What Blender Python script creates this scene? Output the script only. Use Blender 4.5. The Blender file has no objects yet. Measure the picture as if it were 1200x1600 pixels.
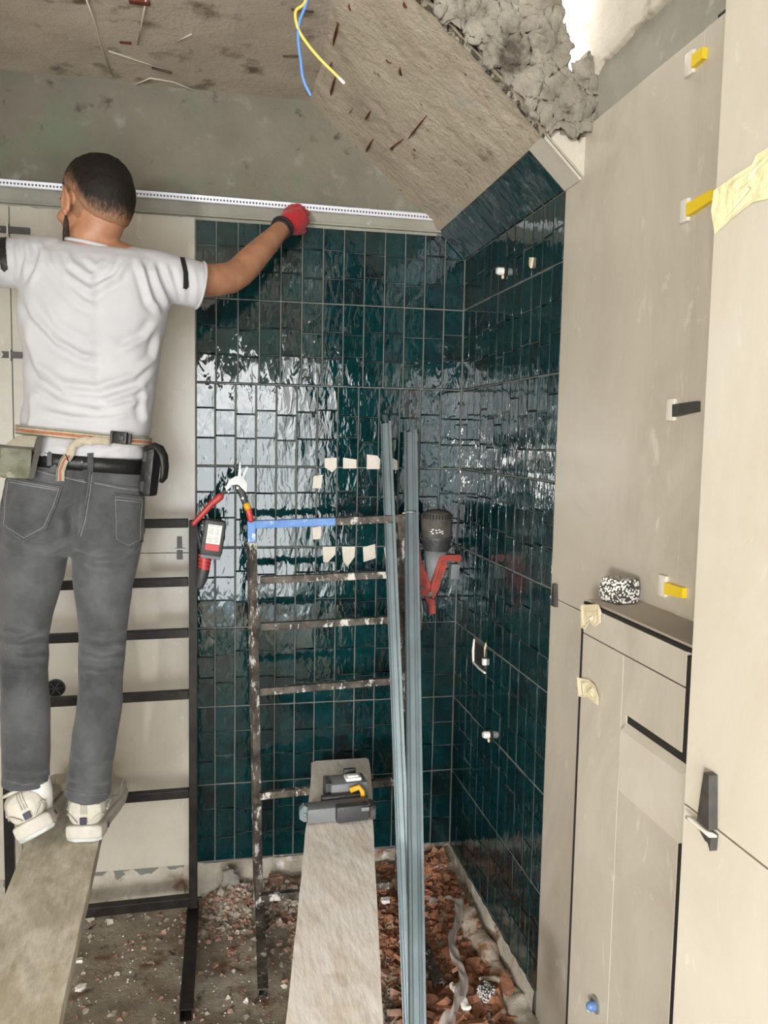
import bpy, bmesh, math, random
import numpy as np
from mathutils import Vector, Matrix, noise
from mathutils.bvhtree import BVHTree
random.seed(7); np.random.seed(7)
COL = bpy.context.scene.collection
SC = bpy.context.scene

# ---------------------------------------------------------------- camera
CAM = np.array([0.0, 0.0, 1.52])
F_PX, PITCH, ROLL, YAW = 1302.2, 0.0891, 0.0185, 0.2007
_fw = np.array([math.sin(YAW)*math.cos(PITCH), math.cos(YAW)*math.cos(PITCH), -math.sin(PITCH)])
_r0 = np.array([math.cos(YAW), -math.sin(YAW), 0.0]); _u0 = np.cross(_r0, _fw)
_r = math.cos(ROLL)*_r0 + math.sin(ROLL)*_u0
_u = -math.sin(ROLL)*_r0 + math.cos(ROLL)*_u0
cd = bpy.data.cameras.new('camera'); cam = bpy.data.objects.new('camera', cd); COL.objects.link(cam)
cd.sensor_fit = 'VERTICAL'; cd.sensor_height = 24.0; cd.sensor_width = 18.0
cd.lens = F_PX*24.0/1600.0; cd.clip_start = .02; cd.clip_end = 200
cam.matrix_world = Matrix(((_r[0], _u[0], -_fw[0], 0), (_r[1], _u[1], -_fw[1], 0), (_r[2], _u[2], -_fw[2], CAM[2]), (0, 0, 0, 1)))
SC.camera = cam
SC.view_settings.view_transform = 'Standard'; SC.view_settings.look = 'None'
SC.view_settings.gamma = 1; SC.view_settings.use_curve_mapping = False
SC.view_settings.exposure = EXPOSURE = 0.12

# ---------------------------------------------------------------- daylight
W = bpy.data.worlds.new('daylight'); SC.world = W; W.use_nodes = True
nt = W.node_tree; nt.nodes.clear()
wo = nt.nodes.new('ShaderNodeOutputWorld'); bg = nt.nodes.new('ShaderNodeBackground')
tc = nt.nodes.new('ShaderNodeTexCoord'); sx = nt.nodes.new('ShaderNodeSeparateXYZ'); rp = nt.nodes.new('ShaderNodeValToRGB')
nt.links.new(tc.outputs['Generated'], sx.inputs[0]); nt.links.new(sx.outputs['Z'], rp.inputs[0])
rp.color_ramp.elements[0].position = 0.0; rp.color_ramp.elements[0].color = (.33, .40, .43, 1)
rp.color_ramp.elements[1].position = 0.06; rp.color_ramp.elements[1].color = (.95, .96, .96, 1)
# ramp input is clamped at 0: everything under the horizon is the pale ground outside
nt.links.new(rp.outputs[0], bg.inputs[0]); bg.inputs[1].default_value = 7.0
nt.links.new(bg.outputs[0], wo.inputs[0])

def area(name, loc, rot, sx_, sy_, power, color=(1, 1, 1)):
    l = bpy.data.lights.new(name, 'AREA'); l.shape = 'RECTANGLE'; l.size = sx_; l.size_y = sy_; l.energy = power; l.color = color
    o = bpy.data.objects.new(name, l); COL.objects.link(o); o.location = loc; o.rotation_euler = rot
    return o
# soft daylight entering by the wide balcony opening behind the photographer (opening: x -1.7..0.75, z 0..2.09)
day = area('daylight_opening', (-.45, -1.86, 1.12), (math.radians(90), 0, 0), 2.3, 1.9, 84, (1.0, .99, .98))
# sun thrown back by the bright facade outside, low on the left
sunb = area('facade_glare', (-2.4, -3.6, 1.25), (math.radians(90), 0, math.radians(-22)), .42, .42, 230, (1.0, .96, .91))

# ---------------------------------------------------------------- helpers
def ray(px, py): return F_PX*_fw + (px-600)*_r - (py-800)*_u
def at(px, py, axis, v):
    d = ray(px, py); t = (v-CAM[axis])/d[axis]; return Vector(CAM+t*d)
def pr(X):
    X = np.asarray(X, float)-CAM; d = X@_fw
    return 600+F_PX*(X@_r)/d, 800-F_PX*(X@_u)/d
def link(o, parent=None):
    COL.objects.link(o)
    if parent: o.parent = parent
    return o
def mesh_obj(name, verts, faces, mat=None, parent=None, smooth=False, mats=None, fmat=None):
    me = bpy.data.meshes.new(name); me.from_pydata([tuple(v) for v in verts], [], [tuple(f) for f in faces])
    if smooth: me.polygons.foreach_set('use_smooth', [True]*len(me.polygons))
    if mats:
        for m in mats: me.materials.append(m)
        if fmat is not None: me.polygons.foreach_set('material_index', fmat)
    elif mat: me.materials.append(mat)
    me.update()
    o = bpy.data.objects.new(name, me); link(o, parent); return o
def tag(o, label=None, cat=None, group=None, kind=None):
    if label: o['label'] = label
    if cat: o['category'] = cat
    if group: o['group'] = group
    if kind: o['kind'] = kind
    return o
def empty(name, loc, label=None, cat=None, group=None, kind=None, rz=0):
    o = bpy.data.objects.new(name, None); COL.objects.link(o); o.location = loc; o.rotation_euler = (0, 0, rz)
    o.empty_display_size = .05
    return tag(o, label, cat, group, kind)
class MB:
    """collects primitives in world or local coordinates into one mesh"""
    def __init__(s): s.v = []; s.f = []
    def add(s, v, f):
        n = len(s.v); s.v += [Vector(x) for x in v]; s.f += [tuple(i+n for i in q) for q in f]; return s
    def box(s, c, d, rot=None, bev=0.0):
        hx, hy, hz = d[0]/2, d[1]/2, d[2]/2
        R = rot if rot is not None else Matrix.Identity(3)
        if bev <= 0:
            vs = [(x, y, z) for x in (-hx, hx) for y in (-hy, hy) for z in (-hz, hz)]
            fs = [(0, 1, 3, 2), (4, 6, 7, 5), (0, 4, 5, 1), (2, 3, 7, 6), (0, 2, 6, 4), (1, 5, 7, 3)]
        else:
            bm = bmesh.new(); bmesh.ops.create_cube(bm, size=1.0)
            for v in bm.verts: v.co = Vector((v.co.x*d[0], v.co.y*d[1], v.co.z*d[2]))
            bmesh.ops.bevel(bm, geom=bm.edges[:], offset=bev, segments=2, affect='EDGES', profile=.6)
            vs = [v.co.copy() for v in bm.verts]; bm.verts.index_update()
            fs = [[v.index for v in f.verts] for f in bm.faces]; bm.free()
        return s.add([R @ Vector(v)+Vector(c) for v in vs], fs)
    def tube(s, pts, rad, n=10, cap=True, flat=1.0, up=None):
        pts = [Vector(p) for p in pts]; rad = rad if hasattr(rad, '__len__') else [rad]*len(pts)
        vs = []; fs = []; nr = None
        for i, p in enumerate(pts):
            t = (pts[min(i+1, len(pts)-1)]-pts[max(i-1, 0)]).normalized()
            if nr is None:
                a = Vector(up) if up is not None else (Vector((0, 0, 1)) if abs(t.z) < .9 else Vector((1, 0, 0)))
                nr = (a-t*a.dot(t)).normalized()
            else: nr = (nr-t*nr.dot(t)).normalized()
            b = t.cross(nr)
            for k in range(n):
                a = 2*math.pi*k/n
                vs.append(p+nr*(math.cos(a)*rad[i])+b*(math.sin(a)*rad[i]*flat))
        for i in range(len(pts)-1):
            for k in range(n):
                k2 = (k+1) % n
                fs.append((i*n+k, i*n+k2, (i+1)*n+k2, (i+1)*n+k))
        if cap:
            fs.append(tuple(range(n-1, -1, -1))); fs.append(tuple((len(pts)-1)*n+k for k in range(n)))
        return s.add(vs, fs)
    def cap_tube(s, pts, rad, n=12, flat=1.0, up=None):
        """tube with rounded ends"""
        pts = [Vector(p) for p in pts]; rad = list(rad) if hasattr(rad, '__len__') else [rad]*len(pts)
        d0 = (pts[0]-pts[1]).normalized(); d1 = (pts[-1]-pts[-2]).normalized()
        pre = []; prr = []; post = []; por = []
        for a in (80, 55, 28):
            ra = math.radians(a)
            pre.append(pts[0]+d0*rad[0]*math.sin(ra)); prr.append(rad[0]*math.cos(ra))
        for a in (28, 55, 80):
            ra = math.radians(a)
            post.append(pts[-1]+d1*rad[-1]*math.sin(ra)); por.append(rad[-1]*math.cos(ra))
        return s.tube(pre+pts+post, prr+rad+por, n, True, flat, up)
    def ell(s, c, r, rot=None, nu=16, nv=10):
        R = rot if rot is not None else Matrix.Identity(3); c = Vector(c); vs = []; fs = []
        vs.append(c+R @ Vector((0, 0, r[2])))
        for j in range(1, nv):
            th = math.pi*j/nv
            for i in range(nu):
                ph = 2*math.pi*i/nu
                vs.append(c+R @ Vector((r[0]*math.sin(th)*math.cos(ph), r[1]*math.sin(th)*math.sin(ph), r[2]*math.cos(th))))
        vs.append(c+R @ Vector((0, 0, -r[2])))
        for i in range(nu): fs.append((0, 1+i, 1+(i+1) % nu))
        for j in range(nv-2):
            for i in range(nu):
                a = 1+j*nu+i; b = 1+j*nu+(i+1) % nu
                fs.append((a, a+nu, b+nu, b))
        L = len(vs)-1; o = 1+(nv-2)*nu
        for i in range(nu): fs.append((L, o+(i+1) % nu, o+i))
        return s.add(vs, fs)
    def loft(s, rings, cap=True):
        n = len(rings[0]); vs = [p for r in rings for p in r]; fs = []
        for i in range(len(rings)-1):
            for k in range(n):
                k2 = (k+1) % n; fs.append((i*n+k, i*n+k2, (i+1)*n+k2, (i+1)*n+k))
        if cap: fs.append(tuple(range(n-1, -1, -1))); fs.append(tuple((len(rings)-1)*n+k for k in range(n)))
        return s.add(vs, fs)
    def prism(s, poly, off):
        """polygon (list of 3D points) extruded by the vector off"""
        n = len(poly); P = [Vector(p) for p in poly]; off = Vector(off)
        return s.add(P+[p+off for p in P], [tuple(range(n)), tuple(range(2*n-1, n-1, -1))]+[(k, k+n, (k+1) % n+n, (k+1) % n) for k in range(n)])
    def build(s, name, mat=None, parent=None, smooth=False, loc=None, fix=True):
        vs = s.v
        if loc is not None: vs = [v-Vector(loc) for v in vs]
        elif parent is not None and parent.type == 'EMPTY':
            vs = [parent.matrix_basis.inverted() @ v for v in vs] if parent.get('_w') else vs
        o = mesh_obj(name, vs, s.f, mat, parent, False)
        if fix:
            bm = bmesh.new(); bm.from_mesh(o.data); bmesh.ops.recalc_face_normals(bm, faces=bm.faces); bm.to_mesh(o.data); bm.free()
        if smooth:
            o.data.polygons.foreach_set('use_smooth', [True]*len(o.data.polygons))
            if smooth != True: o.data.set_sharp_from_angle(angle=math.radians(smooth))
        if loc is not None: o.location = loc
        return o
def fb(x, y, z, s=1.0, o=4): return noise.fractal(Vector((x*s, y*s, z*s)), 1.0, 2.0, o)
def in_poly(x, y, P):
    c = False; n = len(P); j = n-1
    for i in range(n):
        if (P[i][1] > y) != (P[j][1] > y) and x < (P[j][0]-P[i][0])*(y-P[i][1])/(P[j][1]-P[i][1])+P[i][0]: c = not c
        j = i
    return c

# ---------------------------------------------------------------- materials
def new_mat(name):
    m = bpy.data.materials.new(name); m.use_nodes = True; t = m.node_tree; b = t.nodes['Principled BSDF']; return m, t, b
def simple(name, col, rough=.6, metal=0.0, bump=0.0, bscale=60, var=.0, vscale=8, spec=None, coat=0):
    m, t, b = new_mat(name); b.inputs['Roughness'].default_value = rough; b.inputs['Metallic'].default_value = metal
    b.inputs['Base Color'].default_value = (*col, 1)
    if coat: b.inputs['Coat Weight'].default_value = coat
    if spec is not None: b.inputs['Specular IOR Level'].default_value = spec
    c = t.nodes.new('ShaderNodeTexCoord')
    if var > 0:
        n = t.nodes.new('ShaderNodeTexNoise'); n.inputs['Scale'].default_value = vscale; n.inputs['Detail'].default_value = 6
        r = t.nodes.new('ShaderNodeValToRGB'); r.color_ramp.elements[0].position = .3; r.color_ramp.elements[1].position = .7
        r.color_ramp.elements[0].color = (*[x*(1-var) for x in col], 1); r.color_ramp.elements[1].color = (*[min(1, x*(1+var)) for x in col], 1)
        t.links.new(c.outputs['Object'], n.inputs['Vector']); t.links.new(n.outputs['Fac'], r.inputs[0]); t.links.new(r.outputs[0], b.inputs['Base Color'])
    if bump > 0:
        n = t.nodes.new('ShaderNodeTexNoise'); n.inputs['Scale'].default_value = bscale; n.inputs['Detail'].default_value = 5
        bp = t.nodes.new('ShaderNodeBump'); bp.inputs['Strength'].default_value = bump; bp.inputs['Distance'].default_value = .01
        t.links.new(c.outputs['Object'], n.inputs['Vector']); t.links.new(n.outputs['Fac'], bp.inputs['Height']); t.links.new(bp.outputs[0], b.inputs['Normal'])
    return m
def nd(t, kind, **kw):
    n = t.nodes.new(kind)
    for k, v in kw.items():
        if k in n.inputs: n.inputs[k].default_value = v
        else: setattr(n, k, v)
    return n
def ramp(t, src, stops):
    r = t.nodes.new('ShaderNodeValToRGB'); e = r.color_ramp.elements
    while len(e) < len(stops): e.new(.5)
    for k, (p, c) in enumerate(stops): e[k].position = p; e[k].color = (*c, 1) if len(c) == 3 else c
    t.links.new(src, r.inputs[0]); return r
def mixc(t, fac, a, b_):
    n = t.nodes.new('ShaderNodeMix'); n.data_type = 'RGBA'
    for i, v in ((0, fac), (6, a), (7, b_)):
        if hasattr(v, 'links') or hasattr(v, 'is_linked'): t.links.new(v, n.inputs[i])
        else: n.inputs[i].default_value = v if i == 0 else (*v, 1)
    return n.outputs[2]
def mapping(t, src, scale=(1, 1, 1), rot=(0, 0, 0)):
    n = t.nodes.new('ShaderNodeMapping'); n.inputs['Scale'].default_value = scale; n.inputs['Rotation'].default_value = rot
    t.links.new(src, n.inputs['Vector']); return n.outputs[0]
def bump(t, b, h, strength, dist=.01):
    n = nd(t, 'ShaderNodeBump', Strength=strength, Distance=dist); t.links.new(h, n.inputs['Height']); t.links.new(n.outputs[0], b.inputs['Normal']); return n

def layered(name, c_a, c_b, scale, stains=(), rough=.9, bstr=.5, bscale=40, bdist=.01, thr=(.35, .65), stretch=(1, 1, 1)):
    """base noise mix plus stain layers (colour, noise scale, low, high)"""
    m, t, b = new_mat(name); b.inputs['Roughness'].default_value = rough; b.inputs['Specular IOR Level'].default_value = .25
    g = t.nodes.new('ShaderNodeNewGeometry'); pos = mapping(t, g.outputs['Position'], stretch)
    n = nd(t, 'ShaderNodeTexNoise', Scale=scale, Detail=9, Roughness=.62); t.links.new(pos, n.inputs['Vector'])
    c = ramp(t, n.outputs['Fac'], [(thr[0], c_a), (thr[1], c_b)]).outputs[0]
    for k, (col, sc, lo, hi) in enumerate(stains):
        off = nd(t, 'ShaderNodeVectorMath', operation='ADD'); off.inputs[1].default_value = (3.1*k+1, 7.7*k, 1.3*k); t.links.new(pos, off.inputs[0])
        s = nd(t, 'ShaderNodeTexNoise', Scale=sc, Detail=8, Roughness=.6); t.links.new(off.outputs[0], s.inputs['Vector'])
        f = ramp(t, s.outputs['Fac'], [(lo, (0, 0, 0)), (hi, (1, 1, 1))]); c = mixc(t, f.outputs[0], c, col)
    t.links.new(c, b.inputs['Base Color'])
    h = nd(t, 'ShaderNodeTexNoise', Scale=bscale, Detail=10, Roughness=.7); t.links.new(pos, h.inputs['Vector']); bump(t, b, h.outputs['Fac'], bstr, bdist)
    return m

M = {}
# glazed deep green-blue tile: colour shifts piece by piece, wavy hand-made glaze, dust and grout haze
def tile_mat(name, dirty):
    m, t, b = new_mat(name)
    oi = t.nodes.new('ShaderNodeObjectInfo'); g = t.nodes.new('ShaderNodeNewGeometry')
    base = ramp(t, oi.outputs['Random'], [(0, (.0016, .013, .014)), (.35, (.002, .018, .018)), (.6, (.003, .026, .027)), (.8, (.0016, .014, .018)), (.93, (.006, .009, .009)), (1, (.009, .007, .007))])
    n = nd(t, 'ShaderNodeTexNoise', Scale=22, Detail=6, Roughness=.6); t.links.new(g.outputs['Position'], n.inputs['Vector'])
    v = ramp(t, n.outputs['Fac'], [(.35, (0, 0, 0)), (.75, (1, 1, 1))])
    c = mixc(t, v.outputs[0], base.outputs[0], (.003, .036, .042))
    # grout haze: thin scratches and smears
    d1 = nd(t, 'ShaderNodeTexNoise', Scale=14, Detail=12, Roughness=.75, Distortion=1.6)
    t.links.new(mapping(t, g.outputs['Position'], (1, 1, .45)), d1.inputs['Vector'])
    s1 = ramp(t, d1.outputs['Fac'], [(.60, (0, 0, 0)), (.78, (1, 1, 1))] if not dirty else [(.50, (0, 0, 0)), (.72, (1, 1, 1))])
    mul = nd(t, 'ShaderNodeMath', operation='MULTIPLY'); t.links.new(s1.outputs[0], mul.inputs[0]); mul.inputs[1].default_value = .35 if not dirty else .5
    c = mixc(t, mul.outputs[0], c, (.22, .25, .23))
    t.links.new(c, b.inputs['Base Color'])
    rg = nd(t, 'ShaderNodeMapRange'); t.links.new(mul.outputs[0], rg.inputs[0]); rg.inputs[3].default_value = .045 if not dirty else .22; rg.inputs[4].default_value = .5
    t.links.new(rg.outputs[0], b.inputs['Roughness'])
    b.inputs['IOR'].default_value = 1.62 if not dirty else 1.33
    add = nd(t, 'ShaderNodeVectorMath', operation='ADD'); sc_ = nd(t, 'ShaderNodeVectorMath', operation='SCALE')
    cmb = t.nodes.new('ShaderNodeCombineXYZ')
    for i in range(3): t.links.new(oi.outputs['Random'], cmb.inputs[i])
    t.links.new(cmb.outputs[0], sc_.inputs[0]); sc_.inputs[3].default_value = 20
    t.links.new(g.outputs['Position'], add.inputs[0]); t.links.new(sc_.outputs[0], add.inputs[1])
    w1 = nd(t, 'ShaderNodeTexNoise', Scale=1.0, Detail=2.2, Roughness=.5, Distortion=.5)
    t.links.new(mapping(t, add.outputs[0], (42, 42, 15)), w1.inputs['Vector'])
    bump(t, b, w1.outputs['Fac'], .65, .0026)
    return m
M['tile'] = tile_mat('glazed_tile', False)
M['tile_dusty'] = tile_mat('glazed_tile_dusty', True)

def slab_mat(name, base, vein, dark, rough=.25):
    m, t, b = new_mat(name)
    g = t.nodes.new('ShaderNodeNewGeometry')
    pos = mapping(t, g.outputs['Position'], (1, 1, .55), (.3, .2, 0))
    n = nd(t, 'ShaderNodeTexNoise', Scale=3.2, Detail=10, Roughness=.68, Distortion=.7); t.links.new(pos, n.inputs['Vector'])
    c = ramp(t, n.outputs['Fac'], [(.3, dark), (.52, base), (.72, tuple(min(1, x*1.06) for x in base))]).outputs[0]
    n2 = nd(t, 'ShaderNodeTexNoise', Scale=11, Detail=9, Roughness=.7, Distortion=1.8); t.links.new(pos, n2.inputs['Vector'])
    v = ramp(t, n2.outputs['Fac'], [(.60, (0, 0, 0)), (.74, (1, 1, 1))]); mu = nd(t, 'ShaderNodeMath', operation='MULTIPLY'); mu.inputs[1].default_value = .75
    t.links.new(v.outputs[0], mu.inputs[0]); c = mixc(t, mu.outputs[0], c, vein)
    t.links.new(c, b.inputs['Base Color']); b.inputs['Roughness'].default_value = rough; b.inputs['Specular IOR Level'].default_value = .45
    n3 = nd(t, 'ShaderNodeTexNoise', Scale=90, Detail=3); t.links.new(g.outputs['Position'], n3.inputs['Vector']); bump(t, b, n3.outputs['Fac'], .05, .004)
    return m
M['slab'] = slab_mat('stone_slab', (.53, .49, .415), (.74, .71, .63), (.44, .395, .325))
M['slab_pale_lit'] = slab_mat('stone_slab_pale_lit', (.60, .56, .48), (.74, .71, .64), (.54, .49, .40))  # paler copy of the slab stone; light on the near slabs put into colour
M['slab_edge'] = simple('slab_cut_edge', (.42, .37, .30), .7)
M['_x'] = None
M['mortar'] = layered('grey_mortar', (.16, .155, .14), (.27, .26, .235), 9, [((.45, .43, .39), 12, .58, .68)], bstr=.6)
M['grout'] = simple('grout_bed', (.17, .18, .165), .9)
M['black'] = simple('joint_shadow', (.012, .011, .010), .9)
M['concrete_beam'] = layered('beam_concrete', (.145, .138, .105), (.205, .192, .152), 3.0, [((.32, .32, .28), 10, .58, .78), ((.15, .19, .125), 4.5, .56, .74), ((.09, .08, .06), 16, .62, .72)], bstr=.55, bscale=26)
M['concrete_ceil'] = layered('ceiling_concrete', (.40, .34, .27), (.52, .455, .365), 2.4, [((.13, .10, .07), 7, .56, .68), ((.42, .39, .33), 9, .60, .72)], bstr=.8, bscale=40)
M['concrete_soffit'] = layered('soffit_concrete', (.42, .355, .275), (.52, .455, .355), 6, [((.27, .21, .15), 14, .60, .72), ((.40, .41, .38), 5, .60, .70), ((.10, .07, .045), 26, .66, .72)], bstr=.8, bscale=50)
M['concrete_broken'] = layered('broken_concrete', (.30, .27, .215), (.48, .44, .36), 20, [((.12, .10, .08), 9, .55, .66)], bstr=1.0, bscale=34, bdist=.02)
M['cement'] = layered('smooth_cement', (.265, .255, .21), (.34, .325, .275), 6, [((.46, .45, .41), 13, .62, .72)], bstr=.3)
M['plaster'] = layered('old_plaster', (.52, .47, .39), (.64, .59, .50), 5, [((.38, .33, .26), 12, .58, .68)], bstr=.6, bscale=20)
M['ground'] = layered('dusty_screed', (.34, .275, .20), (.52, .47, .38), 7, [((.24, .12, .07), 9, .56, .68), ((.42, .40, .36), 30, .62, .70), ((.09, .075, .06), 18, .60, .70)], bstr=1.0, bscale=55, bdist=.02)
M['plaster_base'] = layered('wall_foot_plaster', (.30, .265, .215), (.58, .54, .46), 7, [((.20, .12, .08), 9, .52, .62), ((.75, .74, .71), 11, .60, .68)], bstr=.9, bscale=25)

# ---------------------------------------------------------------- room shell
D, A, E0 = 2.7058, .8067, 1.893          # tiled back wall plane, right wall plane, near end of the right tiles
ZB, ZF, PR, Z1 = .110, 2.1075, .262, 1.944 # tile foot, fold of the sloped soffit, course height, first long joint
SX, SZ = .714, 2.195                      # upper edge of the tiled slope
CZ = 2.56                                 # flat ceiling
def rough_grid(name, fn, nu, nv, mat, parent=None, keep=None, thick=0, kind=None, smooth=True):
    vs = []; fs = []; idx = {}
    for j in range(nv+1):
        for i in range(nu+1): vs.append(fn(i/nu, j/nv))
    for j in range(nv):
        for i in range(nu):
            if keep is None or keep((i+.5)/nu, (j+.5)/nv):
                a = j*(nu+1)+i; fs.append((a, a+1, a+nu+2, a+nu+1))
    o = mesh_obj(name, vs, fs, mat, parent, smooth)
    bm = bmesh.new(); bm.from_mesh(o.data); bmesh.ops.delete(bm, geom=[v for v in bm.verts if not v.link_faces], context='VERTS'); bm.to_mesh(o.data); bm.free()
    if thick:
        md = o.modifiers.new('s', 'SOLIDIFY'); md.thickness = thick; md.offset = -1
    if kind: o['kind'] = kind
    return o
def gz(x, y):   # floor relief
    h = .012*fb(x, y, 0, 3)+.006*fb(x, y, 3, 11)
    k = max(0, min(1, (x-.28)/.25))*max(0, min(1, (y-1.2)/.4))   # heap of brick rubble in the right corner
    k2 = max(0, min(1, (y-2.52)/.12))*max(0, min(1, (x+.05)/.1))
    k3 = max(0, min(1, (x-.64)/.12))*max(0, min(1, (y-2.05)/.3))
    return h+.028*k+.048*k2*(1-.3*k)+.036*k3
floor = rough_grid('floor', lambda u, v: (-1.75+2.65*u, -1.85+4.6*v, gz(-1.75+2.65*u, -1.85+4.6*v)), 150, 250, M['ground'], kind='structure')
# back wall body, open mortar joint field behind the tiles
wb = MB().box((-.45, D+.1021, 1.35), (2.6, .20, 2.72)).build('wall_back', M['grout']); tag(wb, kind='structure')
# proud band of raw concrete beam above the tiles
def beam_fn(u, v):
    x = -1.75+2.6*u; z = 2.245+.36*v
    y = D-.012+.006*fb(x, 0, z, 3)+.003*fb(x, 1, z, 14)
    if v > .9: y -= .05*(v-.9)/.1*(1+.5*fb(x, 5, 0, 4))
    return (x, y, z)
rough_grid('concrete_beam', beam_fn, 150, 30, M['concrete_beam'], wb)
def under_fn(u, v):   # rough strip below the corner bead, down to the first tile
    x = -1.75+2.46*u; z = 2.178+.07*v
    return (x, D-.002+.004*fb(x, 0, z, 8)-.010*min(1, v*1.5), z)
rough_grid('mortar_strip', under_fn, 160, 8, M['cement'], wb)
MB().box((-.5, D-.016, 2.188), (2.44, .012, .005)).build('edge_fillet', M['cement'], wb)
def foot_fn(u, v):    # broken plaster between floor and tiles
    x = -1.75+2.6*u; z = -.03+.15*v
    return (x, D+.004-.035*(1-v)**2*(1+.8*fb(x, 2, z, 6))+.006*fb(x, 0, z, 20), z)
rough_grid('plaster_foot', foot_fn, 170, 14, M['plaster_base'], wb)
ceil = rough_grid('ceiling', lambda u, v: (-1.75+2.045*u, -1.85+4.60*v, CZ+.004*fb(u*2, v*4.5, 0, 6)+.006*fb(u*2, v*4.5, 2, 2)), 90, 170, M['concrete_ceil'], kind='structure')
# sloping underside of the stair flight
def sof_fn(u, v):
    y = 1.776+.939*v; x = SX+.004+(.278-SX)*u; z = SZ+(CZ-SZ)*u
    x += .015*fb(0, y, 1, 5)*(u > .9)
    n = .006*fb(x, y, z, 4)+.0045*abs(fb(x, y, z, 16))-.002
    if u < .04: n = -.004
    return (x+n*.6, y, z+n*.75)
rough_grid('stair_soffit', sof_fn, 60, 90, M['concrete_soffit'], ceil)
HOLE = [(.725, 2.56), (.722, 2.50), (.730, 2.44), (.738, 2.41), (.740, 2.375), (.750, 2.325), (.763, 2.322), (.775, 2.335), (.787, 2.36), (.800, 2.35), (.812, 2.36), (.822, 2.40), (.84, 2.56)]
def end_fn(u, v):
    x = .27+.565*u; z = 2.15+.62*v
    lo = SZ-.010+(SX-x)*(CZ-SZ)/(SX-.278) if x < SX else SZ-.004
    z = max(z, lo)
    n = .020*fb(x, z, 0, 7, 6)+.009*fb(x, z, 3, 26, 6)
    n2 = .9*n-.006*abs(fb(x, z, 8, 45))
    return (x+.004*fb(x, z, 7, 30), 1.790-n2, z+.004*fb(z, x, 9, 30))
def end_keep(u, v):
    x = .27+.565*u; z = 2.15+.62*v
    lo = SZ+(SX-x)*(CZ-SZ)/(SX-.278) if x < SX else SZ
    if z < lo-.03: return False
    w = .008*fb(x, z, 4, 30)
    return not (in_poly(x+w, z+w, HOLE) or (x > .722+w and z > 2.5))
rough_grid('broken_stair_edge', end_fn, 110, 120, M['concrete_broken'], ceil, keep=end_keep, thick=-.03)
MB().box((.30, .0, 2.76), (.03, 3.6, .42)).box((.57, -.1, 2.97), (.6, 3.3, .04)).build('upper_slab', M['concrete_ceil'], ceil)
# right wall body: behind the tiled part it stops under the stair flight, nearer it rises to the upper slab
wr = MB().box((A+.0821, 2.26, 1.06), (.16, .90, 2.12)).box((A+.095, 0.0, 1.48), (.16, 3.66, 2.98)).build('wall_right', M['grout']); tag(wr, kind='structure')
# raw wall over the slabs: smooth grey cement below, older proud plaster above with a torn edge
def cem_fn(u, v):
    y = .9+.93*u; z = 2.17+.75*v
    return (A+.008+.003*fb(0, y, z, 6), y, z)
rough_grid('cement_band', cem_fn, 60, 40, M['cement'], wr)
def torn(y): 
    P = [(1.83, 2.285), (1.79, 2.31), (1.76, 2.305), (1.72, 2.325), (1.66, 2.318), (1.60, 2.33), (1.55, 2.322), (1.47, 2.325), (1.3, 2.34), (.8, 2.36)]
    for (a, b), (c, d) in zip(P, P[1:]):
        if c <= y <= a: return b+(d-b)*(a-y)/(a-c)+.006*fb(y, 0, 0, 25)
    return P[0][1] if y > 1.83 else P[-1][1]
def pl_fn(u, v):
    y = .9+.93*u; z0 = torn(y); z = z0+(2.92-z0)*v**1.6
    return (A-.004+.014*max(0, 1-v*22)**2+.003*fb(3, y, z, 7), y, z)
rough_grid('plaster_coat', pl_fn, 110, 40, M['plaster'], wr)
# left wall and front wall with the balcony opening (outside the picture)
tag(MB().box((-1.83, .45, 1.3), (.16, 4.7, 2.6)).build('wall_left', M['plaster']), kind='structure')
wf = MB().box((-.45, -1.93, 2.52), (2.8, .16, .86)).box((.83, -1.93, 1.2), (.16, .16, 2.7)).build('wall_front', M['plaster']); tag(wf, kind='structure')

# ---------------------------------------------------------------- glazed tiles, one by one
def pillow(seed, w=1.0, h=1.0):
    rnd = random.Random(seed); b = .03; e = [-.5, -.5+b, .5-b, .5]; vs = []; fs = []
    for j, vz in enumerate(e):
        for i, vx in enumerate(e):
            edge = i in (0, 3) or j in (0, 3)
            vs.append((vx+(rnd.uniform(-.006, .006) if edge else 0), .0013 if edge else rnd.uniform(-.0006, .0006), vz+(rnd.uniform(-.006, .006) if edge else 0)))
    for j in range(3):
        for i in range(3): a = j*4+i; fs.append((a, a+1, a+5, a+4))
    per = [0, 1, 2, 3, 7, 11, 15, 14, 13, 12, 8, 4]; n0 = len(vs)
    for k in per: vs.append((vs[k][0], .010, vs[k][2]))
    for k in range(12): k2 = (k+1) % 12; fs.append((per[k2], per[k], n0+k, n0+k2))
    me = bpy.data.meshes.new('wall_tile'); me.from_pydata(vs, [], fs); me.polygons.foreach_set('use_smooth', [k != 4 for k in range(len(fs))]); me.update()
    return me
PIL = [pillow(s) for s in range(8)]; PILD = [m.copy() for m in PIL]
for m_ in PIL: m_.materials.append(M['tile'])
for m_ in PILD: m_.materials.append(M['tile_dusty'])
def put_tile(parent, c, w, h, R, dusty=False, name='wall_tile'):
    o = bpy.data.objects.new(name, random.choice(PILD if dusty else PIL)); COL.objects.link(o); o.parent = parent
    t = Matrix.Rotation(random.gauss(0, .0035), 3, 'X') @ Matrix.Rotation(random.gauss(0, .0045), 3, 'Z') @ Matrix.Diagonal((w, 1, h))
    m = (R @ t).to_4x4(); m.translation = Vector(c); o.matrix_basis = m; return o
TW = .067
def courses(top):
    out = [(Z1, top, 2 if top < 2.15 else 3)]
    for j in range(7): out.append((Z1-(j+1)*PR, Z1-j*PR, 3))
    return out
I3 = Matrix.Identity(3)
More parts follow.
